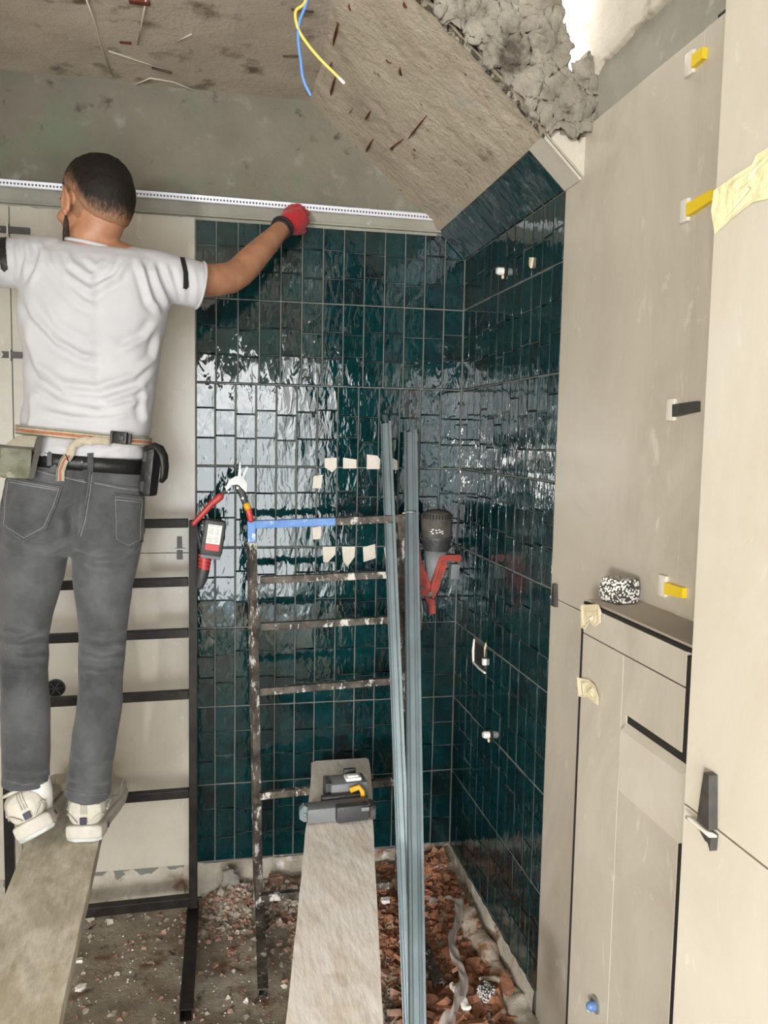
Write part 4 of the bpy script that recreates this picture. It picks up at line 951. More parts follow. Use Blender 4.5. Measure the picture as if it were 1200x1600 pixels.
t_.links.new(ramp(t_, ad.outputs[0], [(.55, (.30, .155, .09)), (.85, (.055, .032, .022)), (1.15 if False else 1.0, (.010, .007, .005))]).outputs[0], b_.inputs['Base Color'])
b_.inputs['Roughness'].default_value = .6; b_.inputs['Specular IOR Level'].default_value = .3; bump(t_, b_, n_.outputs['Fac'], .7, .004); M['hair_fade'] = mb_
def cloth(name, c1, c2, scale, weave=400, bs=.15, rough=.9):
    m, t, b = new_mat(name); g = t.nodes.new('ShaderNodeNewGeometry'); n = nd(t, 'ShaderNodeTexNoise', Scale=scale, Detail=8, Roughness=.65); t.links.new(g.outputs['Position'], n.inputs['Vector'])
    t.links.new(ramp(t, n.outputs['Fac'], [(.35, c1), (.68, c2)]).outputs[0], b.inputs['Base Color']); b.inputs['Roughness'].default_value = rough; b.inputs['Specular IOR Level'].default_value = .2
    b.inputs['Sheen Weight'].default_value = .15
    w = nd(t, 'ShaderNodeTexNoise', Scale=weave, Detail=3); t.links.new(g.outputs['Position'], w.inputs['Vector']); bump(t, b, w.outputs['Fac'], bs, .002); return m
M['shirt'] = cloth('white_cotton', (.47, .465, .49), (.53, .525, .55), 5, 500, .1)
M['jeans'] = cloth('worn_grey_denim', (.050, .053, .057), (.112, .116, .120), 9, 420, .5); M['seam'] = cloth('denim_seam', (.06, .062, .066), (.13, .132, .136), 60, 500, .5); M['stitch'] = cloth('pale_stitching', (.26, .26, .26), (.33, .33, .33), 60)
M['leather'] = simple('black_leather', (.010, .010, .010), .45, 0, .2, 90, .2, 30); M['shoe_white'] = simple('cream_shoe_leather', (.52, .49, .42), .55, 0, .15, 70, .12, 30)
M['shoe_sole'] = simple('off_white_rubber', (.50, .475, .42), .6, 0, .1, 50, .15, 20); M['shoe_grey'] = simple('pale_grey_rubber_tread', (.50, .53, .52), .6, 0, .3, 50, .2, 25); M['navy'] = simple('navy_patch', (.03, .03, .055), .6)
M['sock'] = cloth('white_sock', (.66, .64, .61), (.74, .72, .69), 40); M['glove'] = cloth('red_knit_glove', (.46, .018, .024), (.60, .030, .038), 30, 260, .5, .8); M['glove_cuff'] = simple('black_elastic_cuff', (.018, .012, .012), .8, 0, .4, 150)
M['strap_tan'] = cloth('tan_webbing', (.42, .36, .27), (.52, .46, .36), 90, 500, .5); M['strap_red'] = cloth('rust_red_webbing', (.36, .12, .06), (.46, .17, .09), 90, 500, .5); M['strap_dark'] = cloth('dark_webbing_edge', (.10, .11, .09), (.16, .17, .14), 90)
M['camo'] = layered('dusty_olive_canvas', (.12, .125, .085), (.24, .24, .18), 26, [((.40, .39, .32), 18, .56, .68)], bstr=.5, bscale=90); M['canvas_tan'] = simple('tan_canvas', (.30, .275, .21), .9, 0, .3, 120, .2, 20); M['canvas_dark'] = simple('dark_canvas', (.085, .075, .065), .9, 0, .3, 120, .2, 20)

def P(px, py, y): return at(px, py, 1, y)
ROOT = P(95, 1315, 2.20); ROOT.z = .475
man = thing('person', 'man seen from behind in white t-shirt and grey jeans, arms spread along the corner bead', 'person', ROOT)
def remesh(mb, voxel, sm=6):
    o = mb.build('tmp', None); md = o.modifiers.new('r', 'REMESH'); md.mode = 'VOXEL'; md.voxel_size = voxel; md.use_smooth_shade = True
    if sm: s = o.modifiers.new('s', 'SMOOTH'); s.iterations = sm; s.factor = .5
    dg = bpy.context.evaluated_depsgraph_get(); me = bpy.data.meshes.new_from_object(o.evaluated_get(dg)); bpy.data.objects.remove(o); return me
def arr(me):
    v = np.empty(len(me.vertices)*3); me.vertices.foreach_get('co', v); n = np.empty(len(me.vertices)*3); me.vertices.foreach_get('normal', n); return v.reshape(-1, 3), n.reshape(-1, 3)
def seta(me, v): me.vertices.foreach_set('co', v.ravel()); me.update()
def fold_field(v, n, folds, default_w=6.0):
    """signed-distance folds given as photo-pixel polylines; only faces turned to the camera side move"""
    px, py = pr(v); tot = np.zeros(len(v)); face = np.clip(-n[:, 1]*2.0+.15, 0, 1)
    for f in folds:
        pts, amp = f[0], f[1]; w = f[2] if len(f) > 2 else default_w
        best = np.full(len(v), 1e9); sg = np.zeros(len(v)); tt = np.zeros(len(v)); nseg = len(pts)-1
        for k in range(nseg):
            a = np.array(pts[k], float); b = np.array(pts[k+1], float); d = b-a; L2 = d@d
            t = np.clip(((px-a[0])*d[0]+(py-a[1])*d[1])/L2, 0, 1); dx = px-a[0]-t*d[0]; dy = py-a[1]-t*d[1]; r = np.hypot(dx, dy)
            m = r < best; best = np.where(m, r, best); s = np.sign(d[0]*dy-d[1]*dx); sg = np.where(m, s, sg); tt = np.where(m, (k+t)/nseg, tt)
        s = best*sg; env = np.clip(np.minimum(tt, 1-tt)*5, 0, 1)
        tot += 1.35*amp*env*(np.exp(-(s/w)**2)-.75*np.exp(-((s-1.9*w)/(w*1.2))**2))
    return tot*face
def nz(v, s, seed=0, amp=1.0): return np.array([noise.noise(Vector((x*s+seed, y*s, z*s))) for x, y, z in v])*amp
def ring(py, L_, R_, yc, hd, tilt=0.0, grow=0.0, n=40, e=2.4):
    a, b = P(L_, py, yc), P(R_, py, yc); c = (a+b)/2; hw = (b.x-a.x)/2+grow; hd = hd+grow; out = []
    for k in range(n):
        t = math.tau*k/n; ct, st = math.cos(t), math.sin(t)
        x = math.copysign(abs(ct)**(2/e), ct)*hw; y = math.copysign(abs(st)**(2/e), st)*hd
        out.append(Vector((c.x+x, c.y+y, c.z+tilt*x)))
    return out
def tube_px(mb, pts, n=20, flat=1.0, cap=True):
    P_ = [P(a, b, c) for a, b, c, _ in pts]; r = [q[3] for q in pts]
    return mb.cap_tube(P_, r, n, flat) if cap else mb.tube(P_, r, n, True, flat)
def finish(me, name, mat, parent, base, sharp=None, label=None):
    v, n = arr(me); v -= np.array(base); seta(me, v); me.materials.clear(); me.materials.append(M[mat])
    me.polygons.foreach_set('use_smooth', [True]*len(me.polygons)); o = bpy.data.objects.new(name, me); COL.objects.link(o); o.parent = parent
    if label: o['label'] = label
    return o
YT = 2.28
TORSO = [(386, 84, 196, 2.285, .050), (394, 52, 238, 2.285, .072), (408, 36, 262, 2.283, .090), (428, 30, 270, YT, .106), (455, 30, 268, YT, .116), (485, 27, 262, YT, .120), (520, 30, 256, YT, .120), (560, 36, 250, 2.278, .115), (600, 38, 244, 2.272, .110), (635, 36, 240, 2.268, .112), (665, 32, 236, 2.264, .118), (690, 34, 231, 2.262, .122), (706, 38, 229, 2.26, .124), (714, 40, 228, 2.26, .123)]
PEL = [(700, 44, 222, 2.262, .112), (722, 30, 224, 2.260, .116), (750, 12, 226, 2.256, .124), (785, 2, 227, 2.250, .130), (820, 0, 225, 2.246, .126), (842, 2, 222, 2.246, .115), (856, 14, 212, 2.246, .085), (866, 36, 190, 2.246, .045)]
# ---- body: one continuous skin mesh
HC = P(149, 327, YT+.005); HR = Matrix.Rotation(math.radians(48), 3, 'Z') @ Matrix.Rotation(math.radians(-6), 3, 'X') @ Matrix.Rotation(math.radians(4), 3, 'Y')
def HL(x, y, z): return HC+HR @ Vector((x, y, z))
b = MB()
b.ell(HL(0, -.010, .030), (.074, .093, .084), HR, 28, 18); b.ell(HL(0, .028, -.020), (.062, .064, .086), HR, 24, 16); b.ell(HL(0, .038, -.072), (.046, .050, .040), HR, 20, 12)
b.ell(HL(0, -.022, -.012), (.063, .066, .075), HR, 24, 16)
b.cap_tube([HL(0, .088, .020), HL(0, .100, .004), HL(0, .110, -.018)], [.007, .009, .012], 12); b.ell(HL(.011, .098, -.022), (.008, .010, .007), HR); b.ell(HL(-.011, .098, -.022), (.008, .010, .007), HR)
b.cap_tube([HL(-.042, .074, .026), HL(0, .092, .030), HL(.042, .074, .026)], [.007, .009, .007], 10); b.ell(HL(0, .088, -.048), (.024, .010, .006), HR); b.ell(HL(0, .086, -.058), (.022, .011, .007), HR); b.ell(HL(0, .080, -.094), (.022, .016, .016), HR)
for s in (-1, 1): b.ell(HL(.032*s, .074, .008), (.013, .012, .009), HR); b.ell(HL(.047*s, .052, -.022), (.022, .026, .020), HR)
for s in (-1, 1):     # ears: bowl with a raised helix, lobe
    ec = (.0765*s, .004, -.004); RE = HR @ Matrix.Rotation(math.radians(18*s), 3, 'Z')
    def EL(x, y, z): return HC+HR @ Vector(ec)+(RE @ Vector((x*s, y, z)))
    b.ell(EL(.004, 0, 0), (.008, .015, .028), RE, 14, 10)
    hx = [EL(.012, .013*math.cos(a)-.003*math.sin(a), .030*math.sin(a)+.001) for a in np.radians(np.linspace(-110, 150, 14))[::-1]]
    b.cap_tube(hx, .0048, 8); b.ell(EL(.008, .004, -.028), (.006, .008, .010), RE)
b.cap_tube([P(148, 420, YT+.01), P(146, 392, YT), P(145, 368, YT-.006), HL(0, -.018, -.05)], [.074, .062, .055, .054], 24)
tr_ = [ring(py, L_+26, R_-26, yc, hd-.024) for py, L_, R_, yc, hd in TORSO[2:]]+[ring(py, L_+22, R_-22, yc, hd-.02) for py, L_, R_, yc, hd in PEL[2:6]]
b.loft(tr_); b.cap_tube([P(80, 412, YT), P(148, 400, YT), P(225, 420, YT)], [.045, .06, .045], 16)
RA = [(228, 428, 2.275, .052), (262, 432, 2.285, .051), (300, 437, 2.305, .047), (335, 438, 2.345, .0430), (360, 434, 2.385, .0425), (374, 426, 2.410, .0415), (388, 412, 2.435, .0410), (404, 395, 2.465, .0375), (420, 379, 2.500, .0330), (434, 364, 2.535, .0275), (441, 357, 2.555, .0265)]
LA = [(70, 418, 2.275, .052), (20, 412, 2.290, .051), (-25, 405, 2.32, .046), (-62, 392, 2.37, .042), (-86, 374, 2.42, .041), (-106, 350, 2.47, .037), (-122, 325, 2.52, .031), (-131, 308, 2.55, .0265)]
tube_px(b, RA); tube_px(b, LA)
b.ell(P(371, 441, 2.395), (.019, .02, .016))
GR = [(58, 835, 2.250, .070), (48, 905, 2.240, .055), (38, 985, 2.210, .040), (38, 1020, 2.200, .038), (40, 1090, 2.180, .038), (44, 1190, 2.155, .034), (58, 1232, 2.150, .026)]
GL = [(168, 835, 2.250, .070), (162, 905, 2.240, .055), (160, 985, 2.210, .040), (159, 1020, 2.200, .038), (155, 1090, 2.18, .038), (142, 1190, 2.185, .034), (138, 1245, 2.198, .026)]
tube_px(b, GR); tube_px(b, GL)
b.cap_tube([P(60, 1232, 2.150), P(62, 1252, 2.165), P(70, 1262, 2.22), P(76, 1262, 2.29)], [.026, .025, .024, .020], 14); b.cap_tube([P(138, 1245, 2.198), P(138, 1264, 2.215), P(140, 1270, 2.24), P(144, 1270, 2.28)], [.027, .026, .024, .020], 14)
me = remesh(b, .0045, 4); body = finish(me, 'body', 'skin', man, ROOT)

# ---- hair: a shell that thins out and sinks into the skin at the hairline
hv = []; hf = []; fade = []; NU, NV = 96, 60
for j in range(NV+1):
    th = math.pi*(.001+.80*j/NV)
    for i in range(NU):
        ph = math.tau*i/NU; dx, dy, dz = math.sin(th)*math.cos(ph), math.sin(th)*math.sin(ph), math.cos(th)
        # hairline height as a function of direction: high on the brow, low on the nape
        back = max(0, -dy); front = max(0, dy); side = abs(dx)
        line = .060*front+(-.012)*side*(1-front*.6)+(-.072)*back**.75
        if dy > -.45 and side > .55: line += .026*min(1, (dy+.45)/.35)
        q = Vector((dx*.0755, -.010+dy*.0945, .030+dz*(.0855 if dz > 0 else .118))); h = q.z-line
        u = max(0, min(1, h/.085)); crown = max(0, min(1, (q.z-.055)/.045))
        thick = -.004+.003*back+.0068*min(1, max(0, (h+.006)/.018))+.0035*u+.010*crown*(1+.35*front)
        s_ = .0014*noise.noise(Vector((dx*16, dy*16, dz*10)))*(1+1.5*crown)+.0012*crown*noise.noise(Vector((dx*34, dy*34, dz*34)))
        nrm_ = Vector((dx/.0755, dy/.0945, dz/.0855)).normalized(); r = q+nrm_*(thick+s_)
        hv.append(HC+HR @ r-ROOT); fade.append(min(1, max(0, (h-.002)/.105)))
for j in range(NV):
    for i in range(NU): a = j*NU+i; c = j*NU+(i+1) % NU; hf.append((a, a+NU, c+NU, c))
hf.append(tuple(range(NU-1, -1, -1)))
hr = mesh_obj('hair', hv, hf, M['hair_fade'], man, True); bm = bmesh.new(); bm.from_mesh(hr.data); bmesh.ops.recalc_face_normals(bm, faces=bm.faces); bm.to_mesh(hr.data); bm.free()
fa = hr.data.attributes.new('fade', 'FLOAT', 'POINT'); fa.data.foreach_set('value', fade)
# short tufts over the crown
rnd = random.Random(5); tv = []; tf_ = []
for k in range(2600):
    z = rnd.uniform(.25, 1); ph = rnd.uniform(0, math.tau); s = math.sqrt(1-z*z); dx, dy, dz = s*math.cos(ph), s*math.sin(ph), z
    crown = max(0, min(1, (dz*.0855-.02)/.045)); r = Vector((dx*.0755, -.010+dy*.0945, .030+dz*.0855))+Vector((dx, dy, dz))*(.001+.0085*crown)
    dr = (Vector((dx, dy, dz))*.6+Vector((rnd.gauss(0, .4)-.3, rnd.gauss(0, .4)+.35, rnd.gauss(0, .2)-.25*(1-dz)))).normalized(); L_ = rnd.uniform(.006, .013)*(.35+.65*crown); sd = dr.cross(Vector((dx, dy, dz))).normalized()*.0007
    n = len(tv)//1; tv += [HC+HR @ (r-sd)-ROOT, HC+HR @ (r+sd)-ROOT, HC+HR @ (r+dr*L_)-ROOT]; tf_.append((n, n+1, n+2))
tu = mesh_obj('hair_tufts', tv, tf_, M['hair'], hr); tu['kind'] = 'stuff'
# beard shadow along the jaw
bv = MB()
for s in (-1, 1): bv.cap_tube([HL(.066*s, .030, -.022), HL(.062*s, .036, -.050), HL(.050*s, .050, -.078), HL(.026*s, .074, -.098), HL(.0, .084, -.102)], [.003, .008, .011, .0125, .0125], 12)
bv.ell(HL(0, .093, -.038), (.028, .007, .006), HR)
M['beard'] = simple('short_beard', (.045, .026, .018), .9, 0, .6, 200, .4, 60); finish(remesh(bv, .004, 3), 'beard', 'beard', man, ROOT)
for s in (-1, 1):
    part(MB().ell(HL(.031*s, .0815, .009), (.0095, .0065, .0055), HR, 16, 10), 'eye', 'white_plastic', man, True); part(MB().cap_tube([HL(.016*s, .089, .030), HL(.032*s, .084, .034), HL(.046*s, .074, .030)], [.003, .004, .002], 8), 'eyebrow', 'hair', man, True)

# ---- t-shirt
t = MB(); t.loft([ring(*q) for q in TORSO])
tube_px(t, [(205, 428, 2.28, .070), (240, 430, 2.282, .066), (272, 436, 2.288, .062), (300, 443, 2.300, .061), (312, 446, 2.306, .061)], 28, cap=False)
tube_px(t, [(95, 416, 2.28, .070), (55, 412, 2.283, .066), (20, 412, 2.292, .063), (-12, 410, 2.312, .061), (-28, 408, 2.322, .061)], 28, cap=False)
me = remesh(t, .0052, 7); v, n = arr(me)
SF = [([(34, 452), (52, 492), (88, 532), (130, 556), (165, 562)], .0075), ([(37, 486), (44, 530), (62, 572), (100, 600), (150, 606), (205, 588), (238, 548)], .0080, 7), ([(40, 545), (62, 585), (110, 618), (165, 624), (215, 608), (243, 578)], .0065), ([(50, 600), (90, 628), (150, 640), (205, 632), (238, 612)], .0055), ([(60, 640), (110, 652), (170, 654), (225, 640)], .005),
      ([(102, 388), (112, 412), (140, 432), (170, 418), (184, 396)], .0055, 5), ([(88, 392), (104, 430), (142, 456), (182, 432), (204, 400)], .0055, 6), ([(72, 384), (78, 410), (98, 440), (128, 470), (160, 486)], .005), ([(132, 400), (150, 418), (166, 404)], .004, 4),
      ([(215, 402), (226, 432), (236, 470), (256, 492)], .0065, 5), ([(238, 404), (246, 438), (262, 478), (276, 484)], .0065, 5), ([(256, 408), (266, 440), (280, 478)], .006, 5), ([(276, 412), (284, 445), (290, 478)], .0035, 4), ([(300, 412), (306, 445), (303, 480)], .003, 4),
      ([(60, 376), (66, 392), (60, 420), (44, 450)], .006, 5), ([(40, 372), (44, 400), (34, 440)], .004, 5), ([(24, 372), (30, 410), (22, 450)], .004, 5), ([(64, 460), (90, 505), (130, 530), (180, 525)], .004, 8), ([(248, 500), (225, 530), (180, 552)], .005, 6), ([(252, 520), (240, 560), (205, 592)], .005, 5), ([(45, 610), (50, 650), (42, 690)], .004, 5), ([(228, 600), (226, 640), (230, 662)], .004, 5),
      ([(70, 696), (110, 704), (150, 700)], .004, 5), ([(150, 706), (190, 698), (225, 700)], .004, 5)]
disp = fold_field(v, n, SF)+nz(v, 9, 3, .0045)+nz(v, 22, 8, .0022)
pxv, pyv = pr(v); cin = np.exp(-((pyv-(672+(pxv-25)*.085))/9.0)**2)*(np.abs(v[:, 2]-v[:, 2].mean()) > -1)*(pyv > 640)   # cinched by the tool belt strap
disp = disp-.007*cin; hem = np.exp(-((pyv-711)/5.0)**2)*.004; disp = disp+hem
sp = -.004*np.exp(-((pxv-152)/7)**2)*(pyv > 430)*(pyv < 640)*(n[:, 1] < -.3); disp = disp+sp
v = v+n*disp[:, None]; seta(me, v); shirt = finish(me, 't_shirt', 'shirt', man, ROOT)
# collar rib, cuffs, hem
cr = MB(); cpts = [];
for k in range(33):
    a = math.tau*k/32; c = P(144, 383, YT-.002); cpts.append(Vector((c.x+.062*math.cos(a), c.y+.058*math.sin(a), c.z-.010*math.cos(a)+.006*math.sin(a))))
part(MB().tube(cpts, .0048, 8, cap=False), 'collar', 'shirt', shirt, True)
def cuff(c, d, r, name, mat, par, rr=.004):
    d = d.normalized(); u = d.cross(Vector((0, 0, 1))).normalized(); w_ = u.cross(d); pts = [c+(u*math.cos(a)+w_*math.sin(a))*r for a in np.linspace(0, math.tau, 29)]
    o = MB().tube(pts, rr, 8, cap=False).build(name, M[mat], None, True, loc=ROOT); o.location = (0, 0, 0); o.parent = par; return o
cuff(P(312, 446, 2.306), P(312, 446, 2.306)-P(272, 436, 2.288), .0600, 'sleeve_hem', 'shirt', shirt); cuff(P(-28, 408, 2.322), P(-28, 408, 2.322)-P(20, 412, 2.292), .0600, 'sleeve_hem', 'shirt', shirt)

# ---- jeans
j = MB(); j.loft([ring(*q) for q in PEL])
tube_px(j, [(56, 822, 2.246, .094), (52, 860, 2.242, .086), (49, 900, 2.234, .0795), (42, 950, 2.218, .0665), (37, 1000, 2.200, .0585), (38, 1040, 2.190, .0570), (40, 1100, 2.174, .0590), (41, 1160, 2.155, .0575), (41, 1205, 2.153, .0560), (40, 1228, 2.150, .0580)], 28, cap=False)
tube_px(j, [(170, 822, 2.246, .094), (167, 860, 2.242, .0855), (162, 900, 2.234, .0775), (161, 950, 2.218, .0650), (160, 1000, 2.200, .0575), (159, 1040, 2.195, .0560), (155, 1100, 2.184, .0560), (147, 1160, 2.178, .0555), (140, 1210, 2.182, .0550), (136, 1243, 2.186, .0590)], 28, cap=False)
j.ell(P(60, 800, 2.222), (.088, .105, .085), None, 24, 16); j.ell(P(168, 802, 2.222), (.088, .105, .085), None, 24, 16)
me = remesh(j, .0047, 18); v, n = arr(me)
JF = [([(0, 986), (30, 992), (76, 978)], .0075, 5), ([(0, 1004), (34, 1010), (72, 1001)], .0065, 4), ([(22, 1026), (50, 1030), (72, 1024)], .006, 4), ([(0, 1018), (30, 1024)], .004, 4), ([(0, 1045), (40, 1048), (72, 1040)], .004, 4), ([(20, 965), (45, 975), (80, 960)], .004, 6),
      ([(126, 1004), (160, 1012), (198, 1006)], .0075, 5), ([(124, 1022), (156, 1032), (196, 1024)], .0065, 4), ([(126, 1046), (158, 1052), (192, 1044)], .005, 5), ([(128, 985), (165, 990), (200, 980)], .004, 5), ([(112, 848), (150, 868), (190, 866), (224, 850)], .0075, 5), ([(110, 850), (70, 866), (20, 858), (0, 846)], .006, 5), ([(118, 870), (150, 890), (200, 888)], .004, 6),
      ([(5, 1196), (40, 1206), (78, 1200)], .0055, 4), ([(5, 1212), (40, 1222), (78, 1214)], .006, 4), ([(104, 1212), (138, 1224), (172, 1218)], .006, 4), ([(102, 1228), (138, 1238), (172, 1232)], .005, 4), ([(110, 1180), (140, 1190), (176, 1184)], .004, 5), ([(105, 790), (112, 820), (110, 846)], -.010, 7), ([(134, 725), (128, 780), (118, 840)], .0035, 3), ([(92, 720), (80, 735), (70, 742)], .003, 4)]
JF = [(f[0], f[1]*1.25, max(5.5, (f[2] if len(f) > 2 else 6)*1.2)) for f in JF]
disp = fold_field(v, n, JF)+nz(v, 11, 5, .0035)+nz(v, 30, 2, .0012); v = v+n*disp[:, None]; seta(me, v); jeans = finish(me, 'jeans', 'jeans', man, ROOT)
def bvh_of(*objs):
    vs = []; fs = []
    for o in objs:
        n0 = len(vs); vs += [Vector(q.co)+ROOT for q in o.data.vertices]; fs += [tuple(i+n0 for i in p.vertices) for p in o.data.polygons]
    return BVHTree.FromPolygons(vs, fs)
BJ = bvh_of(jeans); BS = bvh_of(shirt); BA = bvh_of(shirt, jeans)
def hit(px, py, B):
    d = Vector(ray(px, py)).normalized(); loc, nn, _, _ = B.ray_cast(Vector(CAM), d)
    if loc is None: return None
    if nn.dot(d) > 0: nn = -nn
    return loc, nn
def drape_poly(poly, B, off, mat, name, parent, step=3.0, label=None):
    xs = [p[0] for p in poly]; ys = [p[1] for p in poly]; nx = max(2, int((max(xs)-min(xs))/step)); ny = max(2, int((max(ys)-min(ys))/step)); idx = {}; vs = []; fs = []
    for jj in range(ny+1):
        for ii in range(nx+1):
            x = min(xs)+(max(xs)-min(xs))*ii/nx; y = min(ys)+(max(ys)-min(ys))*jj/ny; h = hit(x, y, B)
            if h: idx[ii, jj] = len(vs); vs.append(h[0]+h[1]*off-ROOT)
    for jj in range(ny):
        for ii in range(nx):
            x = min(xs)+(max(xs)-min(xs))*(ii+.5)/nx; y = min(ys)+(max(ys)-min(ys))*(jj+.5)/ny
            k = [(ii, jj), (ii+1, jj), (ii+1, jj+1), (ii, jj+1)]
            if in_poly(x, y, poly) and all(q in idx for q in k): fs.append(tuple(idx[q] for q in k))
    if not fs: return None
    o = mesh_obj(name, vs, fs, M[mat], parent, True); bm = bmesh.new(); bm.from_mesh(o.data); bmesh.ops.delete(bm, geom=[q for q in bm.verts if not q.link_faces], context='VERTS'); bm.to_mesh(o.data); bm.free()
    s = o.modifiers.new('s', 'SOLIDIFY'); s.thickness = off*.9; s.offset = 0
    if label: o['label'] = label
    return o
def drape_line(pts, B, off, r, mat, name, parent, label=None, step=3.0, flat=.6):
    out = []
    for (a, b) in zip(pts, pts[1:]):
        L_ = math.hypot(b[0]-a[0], b[1]-a[1]); n = max(1, int(L_/step))
        for k in range(n):
            h = hit(a[0]+(b[0]-a[0])*k/n, a[1]+(b[1]-a[1])*k/n, B)
            if h: out.append(h[0]+h[1]*off)
    if len(out) < 2: return None
    o = MB().tube(out, r, 6, flat=flat).build(name, M[mat], None, True, loc=ROOT); o.location = (0, 0, 0); o.parent = parent
    if label: o['label'] = label
    return o
LP = [(13, 746), (97, 761), (88, 792), (72, 827), (38, 844), (4, 822), (6, 780)]; RP = [(177, 773), (223, 777), (222, 815), (221, 846), (200, 857), (178, 844), (176, 810)]
for pp in (LP, RP):
    pk = drape_poly(pp, BJ, .0028, 'jeans', 'back_pocket', jeans, 3.0)
    for w_, m_, r_ in ((0, 'seam', .0016), (5, 'stitch', .0007)):
        cx = sum(q[0] for q in pp)/len(pp); cy = sum(q[1] for q in pp)/len(pp)
        ins = [(q[0]+(cx-q[0])*w_/math.hypot(cx-q[0], cy-q[1]), q[1]+(cy-q[1])*w_/math.hypot(cx-q[0], cy-q[1])) for q in pp]
        drape_line(ins+[ins[0]], BJ, .0040, r_, m_, 'pocket_seam' if w_ == 0 else 'stitching', jeans)
drape_line([(18, 754), (94, 767)], BJ, .0045, .0009, 'stitch', 'stitching', jeans); drape_line([(179, 782), (222, 786)], BJ, .0045, .0009, 'stitch', 'stitching', jeans)
for pts in ([(141, 738), (136, 775), (130, 810), (122, 838)], [(52, 732), (90, 742), (136, 752)], [(144, 752), (185, 760), (224, 764)]):
    drape_line(pts, BJ, .0012, .0024, 'seam', 'seam', jeans); drape_line([(x+3, y+3) for x, y in pts], BJ, .0018, .0008, 'stitch', 'stitching', jeans)
for pts in ([(6, 1218), (40, 1226), (76, 1219)], [(103, 1234), (137, 1243), (170, 1238)]): drape_line(pts, BJ, .001, .003, 'seam', 'leg_hem', jeans)
# leather belt: closed band following the waist
def band(py, L_, R_, yc, hd, h, grow, tilt, mat, name, parent, dzc=0.0, label=None, th=.003):
    base = ring(py, L_, R_, yc, hd, tilt, grow, 64); inn = ring(py, L_, R_, yc, hd, tilt, grow-th, 64); m_ = MB(); n = 64; vs = []
    for q in (base, inn):
        for s in (-.5, .5): vs += [p+Vector((0, 0, dzc+s*h)) for p in q]
    fs = []
    for k in range(n):
        k2 = (k+1) % n; fs += [(k, k2, n+k2, n+k), (2*n+k2, 2*n+k, 3*n+k, 3*n+k2), (n+k, n+k2, 3*n+k2, 3*n+k), (k2, k, 2*n+k, 2*n+k2)]
    m_.add(vs, fs); o = m_.build(name, M[mat], None, True, loc=ROOT); o.location = (0, 0, 0); o.parent = parent
    if label: o['label'] = label
    return o
wp = (721, 32, 224, 2.260, .117)
belt = band(*wp, .036, .0045, -.085, 'leather', 'belt', man)
BB = bvh_of(shirt, jeans, belt)
drape_poly([(138, 708), (146, 709), (146, 738), (137, 737)], BB, .004, 'jeans', 'belt_loop', jeans, 2.0); drape_poly([(76, 708), (82, 709), (81, 728), (75, 727)], BB, .004, 'jeans', 'belt_loop', jeans, 2.0)
part(MB().ell(P(128, 722, 2.132), (.003, .003, .0035)), 'rivet', 'chrome', belt, True)
# striped tool belt strap over the shirt
sp_ = (681, 30, 234, 2.263, .121); strap = band(*sp_, .0235, .0045, -.085, 'strap_tan', 'tool_belt', man, label='striped webbing tool belt')
band(*sp_, .0065, .0055, -.085, 'strap_red', 'stripe', strap); band(*sp_, .0022, .0053, -.085, 'strap_dark', 'stripe', strap, .0085); band(*sp_, .0022, .0053, -.085, 'strap_dark', 'stripe', strap, -.0085)
BB = bvh_of(shirt, jeans, strap, belt)
def at_surf(px, py, off=0.0): h = hit(px, py, BB); return h[0]+h[1]*off
bc = at_surf(187, 684, .006); RB = Matrix.Rotation(math.radians(-18), 3, 'Z') @ brot(5)
bk = part(MB().box(bc, (.036, .012, .030), RB, bev=.003), 'buckle', 'leather', strap, 40)
o = MB().box(bc+Vector((-.020, -.002, .001)), (.006, .010, .032), RB, bev=.002).box(bc+Vector((.021, .003, -.002)), (.010, .009, .024), RB, bev=.002).box(bc+Vector((.002, -.008, 0)), (.014, .004, .012), RB, bev=.0015).build('buckle_prong', M['dark_plastic'], None, 40, loc=ROOT); o.location = (0, 0, 0); o.parent = strap
def ribbon_px(pts, w, offs, mat, name, parent, shift=0.0):
    vs = []; fs = []; Q_ = []
    for (a, b) in zip(pts, pts[1:]):
        for k in range(5): Q_.append((a[0]+(b[0]-a[0])*k/5, a[1]+(b[1]-a[1])*k/5))
    Q_.append(pts[-1]); PP = [at_surf(x, y, offs+.010*math.sin(math.pi*min(1, i/len(Q_)))) for i, (x, y) in enumerate(Q_)]
    for i, p in enumerate(PP):
        tt = (PP[min(i+1, len(PP)-1)]-PP[max(i-1, 0)]).normalized(); s = tt.cross(Vector((0, -1, 0))).normalized(); c = p+s*shift
        vs += [c-s*w/2-ROOT, c+s*w/2-ROOT]
    for i in range(len(PP)-1): fs.append((2*i, 2*i+1, 2*i+3, 2*i+2))
    o = mesh_obj(name, vs, fs, M[mat], parent, True); s = o.modifiers.new('s', 'SOLIDIFY'); s.thickness = .0016; return o
TAIL = [(172, 690), (150, 688), (128, 693), (112, 704), (102, 720), (96, 736), (95, 752)]
tl = ribbon_px(TAIL, .019, .004, 'strap_tan', 'strap_tail', strap); ribbon_px(TAIL[2:], .0045, .0056, 'strap_red', 'strap_tail_stripe', strap); ribbon_px(TAIL[2:], .0018, .0056, 'strap_dark', 'strap_tail_stripe', strap, .0070)
# sleeve stripes
drape_poly([(281, 403), (288, 404), (293, 425), (294, 448), (290, 452), (286, 450), (286, 426)], BS, .0022, 'leather', 'sleeve_stripe', shirt, .7, label='short black stripe on the right sleeve'); drape_poly([(2, 362), (10, 363), (9, 385), (12, 420), (7, 424), (2, 420), (-1, 390)], BS, .0022, 'leather', 'sleeve_stripe', shirt, .7, label='short black stripe on the left sleeve')
